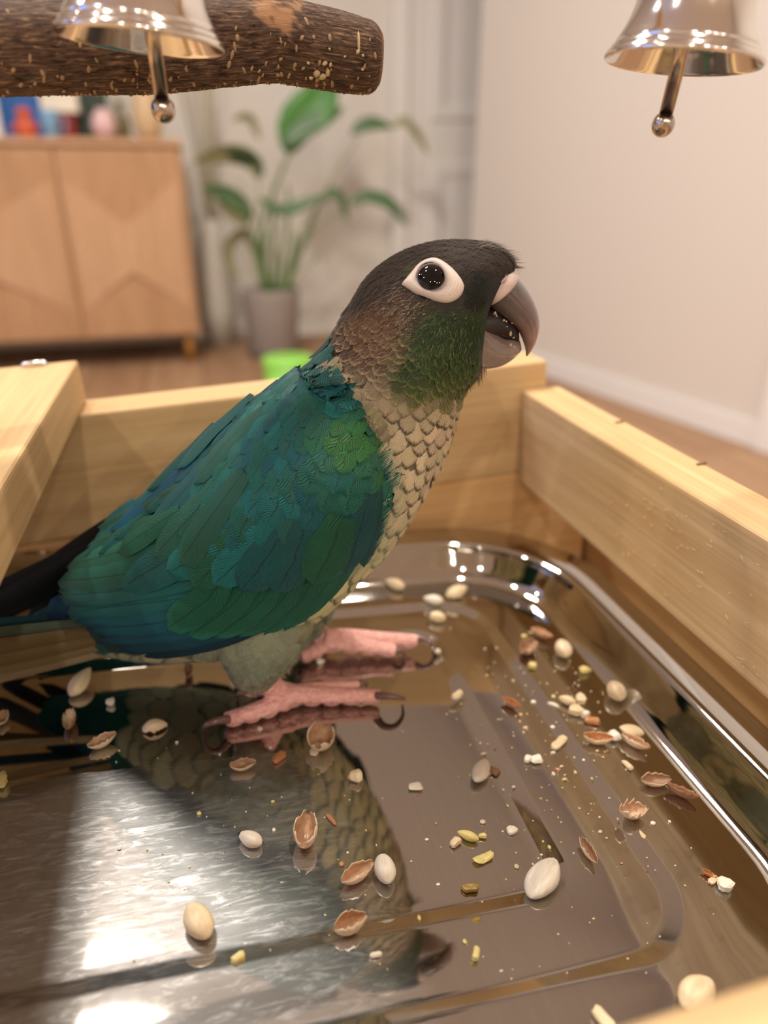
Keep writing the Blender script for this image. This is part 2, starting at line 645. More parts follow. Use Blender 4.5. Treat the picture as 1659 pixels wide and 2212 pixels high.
def off(g, d):
    return (g[0]-d, g[1]+d, g[2]-d, g[3]+d)


S1, S2 = 0.0017, 0.0032
rings = [(off(G1, -0.002), 0.004, 0.0), (off(G1, -0.0004), 0.0045, 0.0), (off(G1, 0.0), 0.005, 0.00004), (off(G1, 0.0005), 0.0055, 0.00014),
         (off(G1, 0.0036), 0.0084, S1-0.00014), (off(G1, 0.0041), 0.0090, S1-0.00004), (off(G1, 0.0046), 0.0095, S1), (off(G2, -0.001), 0.0125, S1), (off(G2, -0.0004), 0.013, S1), (off(G2, 0), 0.0135, S1+0.00004), (off(G2, 0.0005), 0.0139, S1+0.00014),
         (off(G2, 0.0029), 0.0163, S2-0.00014), (off(G2, 0.0034), 0.0168, S2-0.00004), (off(G2, 0.0039), 0.0173, S2), (off(BS, -0.006), 0.022, S2), (off(BS, -0.002), 0.025, S2+0.0001)]
for k in range(1, 8):      # fillet up into the wall
    a = R(62)*k/7
    rings.append((off(BS, -0.002+0.006*sin(a)), 0.025+0.005*sin(a), S2+0.0001+0.006*(1-cos(a))))
g, rr, z = rings[-1]
for k in range(1, 5):
    rings.append((off(g, 0.0036*k/4), rr+0.004*k/4, z+0.0068*k/4))
g, rr, z = rings[-1]
for k in range(1, 7):      # rolled lip over to the flange
    a = R(62)*(1-k/6)
    rings.append((off(g, 0.003*(sin(R(62))-sin(a))), rr+0.003, z+0.003*(cos(a)-cos(R(62)))))
g, rr, z = rings[-1]
rings.append((off(g, 0.003), rr+0.003, z))
rings.append((off(g, 0.010), rr+0.006, z-0.0002))
rings.append((off(g, 0.0108), rr+0.006, z-0.0009))
rings.append((off(g, 0.0108), rr+0.006, z-0.003))
rings.append((off(g, 0.0103), rr+0.006, z-0.003))
rings.append((off(g, 0.0100), rr+0.006, z-0.0012))
print('tray rim z', z)
vs, fs = [], []
for g, rr, z in rings:
    for x, yy in rrect(*g, rr):
        vs.append(Vector((x, yy, z)))
nn = len(vs)//len(rings)
fs.append(tuple(range(nn)))
for i in range(len(rings)-1):
    for k in range(nn):
        k2 = (k+1) % nn
        fs.append((i*nn+k, (i+1)*nn+k, (i+1)*nn+k2, i*nn+k2))
tray = mesh_obj('steel_tray', vs, fs, STEEL)
tray.matrix_world = TRAY.m
tag(tray, 'shiny stainless steel tray with stepped floor, scattered with husks, under the bird', 'tray')
# ------------------------------------------------------------------ sideboard, things on it, plant
CY = 2.81          # front of the sideboard
ch = at_y(388, 300, CY)
cb = at_y(388, 728, CY)
cx1, cz1, cz0 = ch.x, ch.z, cb.z
W = 1.25
cx0 = cx1-W
sb_l, sb_d = srgb(206, 166, 130), srgb(190, 148, 110)
wood_sb = pine('sideboard_wood', 2, sb_l, sb_d, 0.3)
wood_sb2 = pine('sideboard_wood_dark', 2, srgb(194, 152, 114), srgb(178, 136, 98), 0.3)
side = empty('sideboard', ((cx0+cx1)/2, CY+0.2, FLOOR_Z), 'light wood sideboard with diamond patterned fluted doors by the back wall', 'sideboard')
box_obj('carcass', (cx0, CY+0.022, cz0), (cx1, CY+0.40, cz1-0.022), wood_sb, side, bevel=0.003)
box_obj('worktop', (cx0-0.004, CY-0.004, cz1-0.0215), (cx1+0.004, CY+0.404, cz1), wood_sb, side, bevel=0.003)
# three doors, each faced with raised diamond panels
dz0, dz1 = cz0+0.012, cz1-0.03
edges = [at_y(-640, 500, CY).x, at_y(-255, 500, CY).x, at_y(143, 500, CY).x, cx1-0.01]
for i in range(3):
    a, b_ = edges[i]+0.003, edges[i+1]-0.003
    if a < cx0:
        a = cx0+0.005
    d = box_obj('door', (a, CY+0.004, dz0), (b_, CY+0.0215, dz1), wood_sb2, side, bevel=0.002)
    xm = (a+b_)/2
    zt, zb = dz0+(dz1-dz0)*0.86, dz0+(dz1-dz0)*0.14
    zt2, zb2 = dz0+(dz1-dz0)*0.62, dz0+(dz1-dz0)*0.36
    y0, y1 = CY+0.0045, CY-0.006
    for xa, xb in ((a+0.004, xm), (b_-0.004, xm)):   # two halves, rising to the middle seam of each half
        vs = [Vector(p) for p in ((xa, y0, zt), (xb, y1, zt2), (xb, y1, zb2), (xa, y0, zb))]
        vs += [v+Vector((0, 0.006, 0)) for v in vs]
        fs = [(0, 1, 2, 3), (7, 6, 5, 4), (0, 4, 5, 1), (1, 5, 6, 2), (2, 6, 7, 3), (3, 7, 4, 0)]
        p = mesh_obj('raised_panel', vs, fs, wood_sb, d, smooth=False)
leg_mat = simple_mat('brass_leg', srgb(168, 118, 48), 0.4, 0.3)
for lx_ in (cx0+0.06, cx1-0.045):
    for ly in (CY+0.05, CY+0.35):
        lathe('leg', [(0.013, FLOOR_Z), (0.02, cz0)], leg_mat, side, Matrix.Translation((lx_, ly, 0)), n=20)

# things standing on the sideboard
blue = simple_mat('blue_cover', srgb(36, 96, 168), 0.4)
pages = simple_mat('book_pages', srgb(235, 225, 205), 0.8)
TY = CY+0.10


def span(px0, px1, y):
    return at_y(px0, 290, y).x, at_y(px1, 290, y).x


def top_z(py, y):
    return at_y(100, py, y).z


def book(px0, px1, pytop, cover, label, y=TY, t=0.03, group=None):
    x0, x1 = span(px0, px1, y)
    z1 = top_z(pytop, y)
    z0 = cz1+0.0008
    o = empty('picture_book', ((x0+x1)/2, y, cz1), label, 'book', group)
    box_obj('pages', (x0+0.006, y+0.003, z0+0.003), (x1-0.004, y+t-0.003, z1-0.004), pages, o, bevel=0.001)
    box_obj('front_cover', (x0, y, z0), (x1, y+0.0028, z1), cover, o, bevel=0.0008)
    box_obj('back_cover', (x0, y+t-0.0028, z0), (x1, y+t, z1), cover, o, bevel=0.0008)
    box_obj('spine', (x0-0.002, y, z0), (x0+0.002, y+t, z1), cover, o, bevel=0.0008)
    return o


book(8, 160, 60, blue, 'large blue picture book leaning on the wall at the left of the sideboard', TY+0.13)
book(165, 240, 90, simple_mat('dark_green_cover', srgb(40, 60, 50), 0.5), 'dark green book standing beside the blue book on the sideboard', TY+0.13)
book(-70, 4, 80, simple_mat('white_cover', srgb(232, 226, 220), 0.5), 'white book standing at the far left of the sideboard', TY+0.05)


def figurine(px, pyt, rad, mat, label, name, cat, y=TY, prof=None):
    x = at_y(px, 290, y).x
    h = top_z(pyt, y)-cz1
    o = empty(name, (x, y, cz1), label, cat)
    prof = prof or [(0.0, 0.001), (0.9, 0.001), (1.0, 0.08), (0.95, 0.45), (0.7, 0.6), (0.55, 0.66), (0.75, 0.75), (0.8, 0.85), (0.6, 0.96), (0.0, 1.0)]
    lathe('body', [(r*rad, zz*h) for r, zz in prof], mat, o, Matrix.Translation((x, y, cz1)), n=28)
    return o, x, h


o, x, h = figurine(59, 232, 0.032, simple_mat('orange_toy', srgb(196, 84, 40), 0.4), 'orange toy figure in front of the blue book on the sideboard', 'toy_figure', 'toy')
for s in (-1, 1):
    v, f = tube_data([(x+s*0.022, TY, cz1+h*0.5), (x+s*0.034, TY-0.01, cz1+h*0.36), (x+s*0.036, TY-0.02, cz1+h*0.25)], [0.008, 0.008, 0.007], 10)
    mesh_obj('arm', v, f, o.children[0].data.materials[0], o)
o, x, h = figurine(112, 238, 0.03, simple_mat('pale_blue_glaze', srgb(120, 160, 190), 0.25), 'pale blue cup next to the orange toy on the sideboard', 'cup', 'cup', TY,
                   [(0.0, 0.001), (0.7, 0.001), (0.8, 0.05), (1.0, 0.98), (0.97, 1.0), (0.9, 0.97), (0.72, 0.1), (0.0, 0.08)])
v, f = tube_data([(x+0.026, TY, cz1+h*0.8), (x+0.045, TY, cz1+h*0.75), (x+0.05, TY, cz1+h*0.5), (x+0.042, TY, cz1+h*0.25), (x+0.024, TY, cz1+h*0.2)], 0.004, 8)
mesh_obj('handle', v, f, o.children[0].data.materials[0], o)
x0, x1 = span(132, 166, TY+0.06)
o = empty('red_box', ((x0+x1)/2, TY+0.08, cz1), 'small red box under the white box on the sideboard', 'box')
zr_ = top_z(243, TY+0.06)
box_obj('carton', (x0-0.02, TY+0.06, cz1+0.0008), (x1, TY+0.12, zr_-0.012), simple_mat('red_card', srgb(140, 34, 24), 0.5), o, bevel=0.003)
box_obj('lid', (x0-0.022, TY+0.058, zr_-0.0118), (x1+0.002, TY+0.122, zr_), simple_mat('red_card_lid', srgb(150, 40, 28), 0.5), o, bevel=0.003)
x0, x1 = span(98, 178, TY+0.05)
o = empty('white_box', ((x0+x1)/2, TY+0.08, zr_), 'white box on top of the small red box on the sideboard', 'box')
box_obj('carton', (x0, TY+0.05, zr_+0.0005), (x1, TY+0.125, top_z(205, TY+0.05)), simple_mat('white_card', srgb(232, 222, 200), 0.6), o, bevel=0.004)
box_obj('lid', (x0-0.003, TY+0.047, top_z(205, TY+0.05)+0.0003), (x1+0.003, TY+0.128, top_z(180, TY+0.05)), simple_mat('white_card_lid', srgb(236, 228, 208), 0.6), o, bevel=0.004)
figurine(228, 232, 0.043, simple_mat('pink_ceramic', srgb(214, 178, 176), 0.3), 'round pink vase in front of the dark green book', 'pink_vase', 'vase', TY, [(0.0, 0.001), (0.55, 0.001), (0.9, 0.2), (1.0, 0.45), (0.85, 0.75), (0.5, 0.92), (0.5, 1.0), (0.4, 1.0), (0.4, 0.9), (0.0, 0.85)])
figurine(266, 215, 0.026, simple_mat('olive_glass', srgb(96, 84, 44), 0.2), 'slim olive green bottle right of the pink vase', 'olive_bottle', 'bottle', TY, [(0.0, 0.001), (0.9, 0.001), (1.0, 0.05), (1.0, 0.55), (0.5, 0.72), (0.42, 0.95), (0.5, 0.96), (0.5, 1.0), (0.0, 1.0)])
figurine(322, 150, 0.05, simple_mat('tan_stoneware', srgb(200, 172, 132), 0.5), 'tall tan stoneware vase at the right end of the sideboard', 'tan_vase', 'vase', TY, [(0.0, 0.001), (0.6, 0.001), (0.85, 0.1), (1.0, 0.35), (0.8, 0.65), (0.45, 0.85), (0.5, 1.0), (0.42, 1.0), (0.38, 0.86), (0.0, 0.8)])
o = empty('tall_grass_vase', (at_y(420, 290, TY).x, TY+0.2, FLOOR_Z), 'faint tall dried grass standing between sideboard and leafy plant', 'plant')
gx = cx1+0.085
lathe('floor_vase', [(0.0, FLOOR_Z+0.001), (0.05, FLOOR_Z+0.001), (0.07, FLOOR_Z+0.15), (0.05, FLOOR_Z+0.42), (0.03, FLOOR_Z+0.5), (0.026, FLOOR_Z+0.5), (0.03, FLOOR_Z+0.46), (0.0, FLOOR_Z+0.4)], simple_mat('grey_white_vase', srgb(200, 194, 184), 0.5), o, Matrix.Translation((gx, 3.16, 0)), n=28)
gm = simple_mat('dried_grass', srgb(176, 166, 130), 0.8)
vs, fs = [], []
random.seed(5)
for k in range(9):
    t_ = Vector((gx+random.uniform(-0.10, 0.12), 3.16+random.uniform(-0.05, 0.05), random.uniform(0.45, 0.75)))
    b0 = Vector((gx, 3.16, FLOOR_Z+0.45))
    v, f = tube_data([b0, b0.lerp(t_, 0.5)+Vector((0, 0, 0.05)), t_], [0.003, 0.003, 0.006], 6)
    fs += [tuple(i+len(vs) for i in q) for q in f]
    vs += v
tag(mesh_obj('grass_stems', vs, fs, gm, o), kind='stuff')

# potted plant with long paddle leaves
PY = 2.92
pot_x = at_y(588, 700, PY).x
pt, pb = at_y(588, 622, PY).z, FLOOR_Z+0.012
pw1 = (at_y(650, 625, PY).x-at_y(523, 625, PY).x)/2
pw0 = pw1*0.84
plant = empty('potted_plant', (pot_x, PY, FLOOR_Z), 'leafy green plant with long paddle leaves in a grey pot against the wall', 'plant')
pot_mat = simple_mat('grey_pot', srgb(150, 140, 132), 0.6)
lathe('pot', [(0.0, pb+0.001), (pw0*0.96, pb+0.001), (pw0, pb+0.006), (pw1*0.985, pt-0.02), (pw1, pt-0.004), (pw1*0.985, pt), (pw1*0.93, pt), (pw1*0.90, pt-0.03), (0, pt-0.03)], pot_mat, plant, Matrix.Translation((pot_x, PY, 0)))
lathe('saucer', [(0.0, FLOOR_Z+0.001), (pw0*1.0, FLOOR_Z+0.001), (pw0*1.06, FLOOR_Z+0.010), (pw0*1.02, FLOOR_Z+0.012), (0, FLOOR_Z+0.0115)], simple_mat('dark_saucer', srgb(96, 92, 88), 0.5), plant, Matrix.Translation((pot_x, PY, 0)))
lathe('soil', [(0.0, pt-0.0295), (pw1*0.885, pt-0.0295), (pw1*0.8, pt-0.02), (0, pt-0.014)], simple_mat('soil', (0.05, 0.035, 0.025), 0.95), plant, Matrix.Translation((pot_x, PY, 0)), n=24)
leaf_mats = []
for nm, lo, hi in (('leaf_green', srgb(52, 110, 36), srgb(78, 136, 52)), ('leaf_dark', srgb(66, 98, 60), srgb(88, 118, 80)), ('leaf_pale', srgb(132, 136, 98), srgb(160, 154, 116))):
    m, nt, b = new_mat(nm)
    g = noise(nt, 14, 4)
    nt.links.new(mix_col(nt, g, lo, hi), b.inputs['Base Color'])
    b.inputs['Roughness'].default_value = 0.4
    b.inputs['Subsurface Weight'].default_value = 0.0
    leaf_mats.append(m)


def leaf(path, width, mat, y=PY, tilt=0.0, dy=0.0):
    """paddle leaf: path of picture points from stalk end to tip, on a sheet at depth y sloping by dy"""
    P = resample(path, 11)
    n = len(P)
    vs, fs, uv = [], [], []
    for i in range(n):
        t_ = i/(n-1)
        c = at_y(P[i, 0], P[i, 1], y+dy*t_)
        j0, j1 = max(i-1, 0), min(i+1, n-1)
        tan = (at_y(*P[j1], y+dy*j1/(n-1))-at_y(*P[j0], y+dy*j0/(n-1))).normalized()
        side_ = tan.cross(Vector((0, 1, 0))).normalized()
        side_ = (side_*cos(tilt)+Vector((0, 1, 0))*sin(tilt)).normalized()
        nn_ = tan.cross(side_).normalized()
        wd = width*(sin(pi*min(1, t_*0.97+0.03))**0.65)*(1-0.25*t_)
        for k in range(-3, 4):
            s = k/3
            vs.append(c+side_*(wd*s)+nn_*(wd*0.28*(abs(s)-0.3)))
    for i in range(n-1):
        for k in range(6):
            fs.append((i*7+k, i*7+k+1, (i+1)*7+k+1, (i+1)*7+k))
    o = mesh_obj('leaf', vs, fs, mat, plant)
    md = o.modifiers.new('thick', 'SOLIDIFY')
    md.thickness = 0.0015
    return o


def stalk(path, r, mat, y=PY, y1=None):
    P = resample(path, 9)
    pts = [at_y(P[i, 0], P[i, 1], y+(0 if y1 is None else (y1-y)*i/8)) for i in range(9)]
    pts[0].z = pt-0.02
    v, f = tube_data(pts, [r*(1.2-0.5*i/8) for i in range(9)], 8)
    return mesh_obj('stalk', v, f, mat, plant)


stem_m = simple_mat('stalk_green', srgb(86, 116, 58), 0.5)
stem_p = simple_mat('stalk_pale', srgb(150, 156, 118), 0.5)
G, D, Pm = leaf_mats
for path, r, mt, y1 in (
        ([(575, 640), (560, 520), (590, 420), (625, 330)], 0.008, stem_m, PY), ([(605, 640), (650, 520), (720, 380), (775, 300)], 0.006, stem_p, PY),
        ([(590, 640), (592, 540), (590, 460)], 0.009, stem_m, PY-0.03), ([(580, 640), (545, 520), (530, 470), (535, 430)], 0.006, stem_m, PY-0.02),
        ([(610, 640), (660, 520), (690, 440), (715, 425)], 0.007, stem_m, PY-0.03), ([(600, 640), (640, 540), (700, 480), (745, 455)], 0.005, stem_p, PY),
        ([(570, 640), (545, 540), (560, 430), (550, 370)], 0.005, stem_p, PY+0.04), ([(600, 640), (620, 500), (625, 420), (620, 400)], 0.007, stem_m, PY),
        ([(606, 640), (680, 560), (740, 480), (790, 430)], 0.004, stem_p, PY), ([(582, 640), (570, 560), (575, 500)], 0.010, stem_m, PY-0.04), ([(618, 640), (632, 560), (640, 500)], 0.010, stem_m, PY-0.04)):
    stalk(path, r, mt, PY, y1)
leaf([(622, 330), (640, 270), (690, 215), (705, 120)], 0.085, G, PY, 0.25)
leaf([(617, 318), (640, 292), (690, 262), (745, 232)], 0.045, D, PY-0.02, 0.5)
leaf([(560, 385), (540, 340), (480, 330), (415, 352)], 0.045, Pm, PY+0.03, 0.6)
leaf([(565, 380), (552, 350), (520, 335), (490, 335)], 0.05, D, PY+0.02, 0.9)
leaf([(545, 470), (520, 440), (480, 415), (435, 405)], 0.040, D, PY-0.02, 0.3)
leaf([(540, 480), (520, 470), (490, 450), (470, 430)], 0.03, Pm, PY, 0.4)
leaf([(760, 290), (780, 275), (810, 268), (850, 276)], 0.034, D, PY, 0.6)
leaf([(850, 276), (870, 262), (895, 285), (925, 335)], 0.03, Pm, PY+0.05, 0.7)
leaf([(700, 430), (720, 415), (740, 440), (748, 480)], 0.028, D, PY, 0.7)
leaf([(560, 430), (600, 455), (640, 450), (700, 420)], 0.034, D, PY-0.03, 0.8)
leaf([(760, 440), (790, 425), (840, 440), (880, 490)], 0.034, D, PY, 0.5)
leaf([(560, 300), (545, 260), (525, 250), (500, 262)], 0.02, Pm, PY+0.05, 0.6)
leaf([(560, 560), (530, 500), (490, 540), (520, 620)], 0.03, Pm, PY+0.06, 0.6)

# green tub on the floor behind the stand
gp = at_z(625, 840, FLOOR_Z)
gw = (at_y(680, 800, gp.y).x-at_y(573, 800, gp.y).x)/2
gh = at_y(620, 772, gp.y).z-FLOOR_Z
gr = tag(empty('green_tub', (gp.x, gp.y, FLOOR_Z)), 'bright lime green plastic tub on the floor behind the play stand', 'tub')
gmat = simple_mat('lime_plastic', srgb(150, 222, 92), 0.35)
lathe('bowl', [(0.0, FLOOR_Z+0.001), (gw*0.85, FLOOR_Z+0.001), (gw*0.9, FLOOR_Z+0.005), (gw*0.97, FLOOR_Z+gh*0.75), (gw*0.95, FLOOR_Z+gh*0.75), (gw*0.8, FLOOR_Z+0.01), (0, FLOOR_Z+0.008)], gmat, gr, Matrix.Translation((gp.x, gp.y, 0)), n=32)
lathe('lid', [(0.0, FLOOR_Z+gh*0.755), (gw*1.0, FLOOR_Z+gh*0.755), (gw*1.02, FLOOR_Z+gh*0.8), (gw*1.0, FLOOR_Z+gh), (gw*0.9, FLOOR_Z+gh*1.02), (0, FLOOR_Z+gh*1.0)], gmat, gr, Matrix.Translation((gp.x, gp.y, 0)), n=32)
# ------------------------------------------------------------------ the conure
FH = Vector((sin(YAW), cos(YAW), 0))
BETA = R(1)
XB = (RT*cos(BETA)-FH*sin(BETA)).normalized()      # the way the bird faces
YB = (FH*cos(BETA)+RT*sin(BETA)).normalized()      # its left, away from the camera
ZB = Vector((0, 0, 1))
MID = (TRAY.at(640, 1545)+TRAY.at(745, 1418))/2
bird = empty('parrot', TRAY.at(690, 1480), 'small turquoise and green parrot with white eye ring standing on the steel tray', 'bird')


def bp(px, py, y=0.0):
    """point of the bird's own vertical plane, y metres towards its left"""
    return on_plane(px, py, MID+YB*y, YB)


def pix(P):
    """picture position of a point"""
    d = P-CAM
    z = d.dot(FW)
    return 829.5+FPX*d.dot(RT)/z, 1106-FPX*d.dot(UP)/z


def side_pix(P):
    """picture position of the point's foot on the bird's middle plane (same for both flanks)"""
    return pix(P-YB*(P-MID).dot(YB))


# cross sections: top and bottom of the outline in the picture, half width in mm
SECT = [((60, 1322), (75, 1372), 5), ((150, 1262), (190, 1392), 10), ((235, 1165), (300, 1412), 16), ((310, 1075), (400, 1415), 21.5), ((390, 988), (500, 1405), 25), ((480, 906), (610, 1375), 27),
        ((570, 841), (705, 1322), 27.5), ((642, 790), (790, 1240), 26.5), ((694, 745), (862, 1158), 24.5), ((722, 706), (925, 1055), 21.5), ((741, 674), (968, 968), 19.5),
        ((762, 640), (990, 890), 18), ((783, 606), (1008, 838), 16.8), ((815, 574), (1030, 812), 15.8), ((860, 545), (1040, 800), 14.8), ((910, 526), (1042, 786), 13.8),
        ((965, 517), (1042, 752), 12.8), ((1020, 518), (1044, 712), 11.5), ((1065, 526), (1047, 680), 9.6), ((1098, 545), (1054, 655), 7.2), ((1112, 566), (1068, 628), 4.5), ((1113, 580), (1085, 606), 2)]
NS, NT = 150, 72
sec = np.array([[*a, *b_, w_] for a, b_, w_ in SECT], dtype=float)
sec = resample(sec, NS)


def ring_of(a, b_, w_):
    A, B_ = bp(a[0], a[1]), bp(b_[0], b_[1])
    c = (A+B_)/2
    hv = (A-B_)/2
    H = hv.length
    hh = hv.normalized()
    d = c-CAM
    sk = d.dot(hh)/d.dot(YB)
    h = sqrt(max((0.35*H)**2, H*H-(w_*sk)**2))
    return c, hh, h


body_v, centers, hdirs, hs, ws = [], [], [], [], []
for i in range(NS):
    a, b_, w_ = sec[i, :2], sec[i, 2:4], sec[i, 4]/1000
    c, hh, h = ring_of(a, b_, w_)
    centers.append(c)
    hdirs.append(hh)
    hs.append(h)
    ws.append(w_)
    for k in range(NT):
        t = 2*pi*k/NT          # 0 = top, pi/2 = towards the camera
        body_v.append(c+hh*(h*cos(t))-YB*(w_*sin(t)))
body_f = []
for i in range(NS-1):
    for k in range(NT):
        k2 = (k+1) % NT
        body_f.append((i*NT+k, i*NT+k2, (i+1)*NT+k2, (i+1)*NT+k))
body_f.append(tuple(reversed(range(NT))))
body_f.append(tuple(range((NS-1)*NT, NS*NT)))
core_v, core_f = list(body_v), list(body_f)


def lobe(secs, n=24, m=26):
    """a further rounded lobe (feathered thigh) given the same way, with its own middle plane"""
    base = len(core_v)
    S = resample(np.array([[*a, *b_, w_, y_] for a, b_, w_, y_ in secs], dtype=float), m)
    for row in S:
        A, B_ = bp(row[0], row[1], row[5]/1000), bp(row[2], row[3], row[5]/1000)
        c, hv = (A+B_)/2, (A-B_)/2
        for k in range(n):
            t = 2*pi*k/n
            core_v.append(c+hv*cos(t)-YB*(row[4]/1000*sin(t)))
    for i in range(m-1):
        for k in range(n):
            k2 = (k+1) % n
            core_f.append((base+i*n+k, base+(i+1)*n+k, base+(i+1)*n+k2, base+i*n+k2))
    core_f.append(tuple(range(base, base+n)))
    core_f.append(tuple(reversed(range(base+(m-1)*n, base+m*n))))


NEAR_Y, FAR_Y = -13.5, 13.5
# thighs: from the flank down to the bare foot
lobe([((470, 1270), (690, 1260), 11, NEAR_Y+4), ((455, 1335), (690, 1320), 11.5, NEAR_Y+1), ((470, 1385), (668, 1372), 10.5, NEAR_Y), ((490, 1425), (640, 1412), 8.5, NEAR_Y), ((505, 1455), (608, 1448), 6, NEAR_Y), ((520, 1475), (590, 1470), 4, NEAR_Y), ((530, 1485), (575, 1482), 2, NEAR_Y)])
lobe([((560, 1240), (740, 1230), 10, FAR_Y-4), ((580, 1300), (735, 1290), 9.5, FAR_Y-1), ((610, 1345), (715, 1330), 7, FAR_Y), ((630, 1372), (700, 1358), 4.5, FAR_Y), ((645, 1388), (690, 1372), 2.5, FAR_Y)])
BODY_BVH = BVHTree.FromPolygons(body_v, body_f)
CORE_BVH = BVHTree.FromPolygons(core_v, core_f)



def lerp3(a, b_, t):
    return tuple(a[i]+(b_[i]-a[i])*t for i in range(3))


def sstep(a, b_, x):
    t = min(1, max(0, (x-a)/(b_-a)))
    return t*t*(3-2*t)


def inside(poly, x, y):
    r = False
    j = len(poly)-1
    for i in range(len(poly)):
        xi, yi = poly[i]
        xj, yj = poly[j]
        if (yi > y) != (yj > y) and x < (xj-xi)*(y-yi)/(yj-yi)+xi:
            r = not r
        j = i
    return r


def gauss(x, y, cx, cy, r):
    return exp(-((x-cx)**2+(y-cy)**2)/(r*r))


BROWN, CREAM, CROWN = srgb(104, 86, 70), srgb(214, 196, 162), srgb(60, 49, 41)
TEAL, DTEAL = srgb(24, 92, 84), srgb(20, 74, 74)
EYE_POLY = [(866, 616), (884, 596), (908, 571), (941, 560), (976, 579), (1000, 606), (1004, 625), (992, 644), (968, 655), (937, 650), (904, 638), (880, 624)]
EC = (931.5, 606)


def head_line(x, y):
    """signed distance-like value along the neck: 0 at the eye, growing down the throat and breast"""
    return (x-930)*(-0.30)+(y-610)*0.95


def body_color(x, y):
    """plumage by place on the flank: centre colour, margin colour, margin strength, barb strength"""
    c, e, es, bs = TEAL, TEAL, 0.0, 0.55
    # neck and breast: run from dark brown scallops to cream
    t = sstep(700, 940, y-0.10*(900-x))
    cb, eb = lerp3(srgb(74, 58, 46), srgb(222, 202, 166), t), lerp3(srgb(164, 144, 116), srgb(66, 50, 36), sstep(0.25, 0.6, t))
    low = sstep(1010, 1150, y)
    cb = lerp3(cb, srgb(230, 220, 168), low)
    eb = lerp3(eb, srgb(84, 98, 80), low)
    vent = sstep(1290, 1400, y)
    cb = lerp3(cb, srgb(160, 162, 138), vent)
    eb = lerp3(eb, srgb(120, 136, 122), vent)
    c, e, es, bs = cb, eb, 0.85, 0.45
    # cheeks: green, yellower below
    g = max(gauss(x, y, 960, 718, 78), gauss(x, y, 985, 780, 66), gauss(x, y, 900, 770, 62)*0.8, gauss(x, y, 1020, 690, 48))
    g = sstep(0.22, 0.62, g)
    gc = lerp3(srgb(48, 64, 38), srgb(80, 86, 46), sstep(740, 830, y))
    c = lerp3(c, gc, g)
    e = lerp3(e, lerp3(srgb(80, 108, 54), srgb(164, 154, 82), sstep(745, 830, y)), g)
    es = es*(1-g)+0.55*g
    # ear coverts
    ear = sstep(0.3, 0.75, gauss(x, y, 812, 690, 72))*(1-g*0.8)
    c = lerp3(c, srgb(92, 68, 50), ear)
    e = lerp3(e, srgb(136, 110, 78), ear)
    # crown, nape, lores
    cl = sstep(14, -16, y-np.interp(x, [690, 730, 790, 850, 900, 960, 1010, 1060, 1120], [735, 700, 652, 622, 590, 566, 600, 640, 640]))
    c = lerp3(c, CROWN, cl)
    e = lerp3(e, srgb(82, 70, 60), cl)
    es = es*(1-cl)+0.4*cl
    lo = sstep(0.35, 0.7, gauss(x, y, 1025, 610, 46))
    c = lerp3(c, srgb(34, 36, 30), lo)
    e = lerp3(e, srgb(48, 50, 38), lo)
    ol = sstep(0.4, 0.8, gauss(x, y, 900, 578, 26))*0.7
    c = lerp3(c, srgb(74, 78, 42), ol)
    # mantle and back: turquoise behind a line from the nape to the wing bend
    bk = sstep(-8, 14, np.interp(y, [640, 700, 740, 780, 820, 860, 900, 960, 1060, 1150, 1230, 1290, 1340], [640, 712, 716, 720, 732, 752, 790, 822, 815, 770, 700, 600, 300])-x)
    c = lerp3(c, lerp3(DTEAL, TEAL, sstep(760, 850, y)), bk)
    e = lerp3(e, srgb(28, 96, 92), bk)
    es = es*(1-bk)+0.2*bk
    return c, e, es, bs


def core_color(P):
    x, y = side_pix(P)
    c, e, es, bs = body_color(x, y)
    return tuple(v*0.55 for v in c)


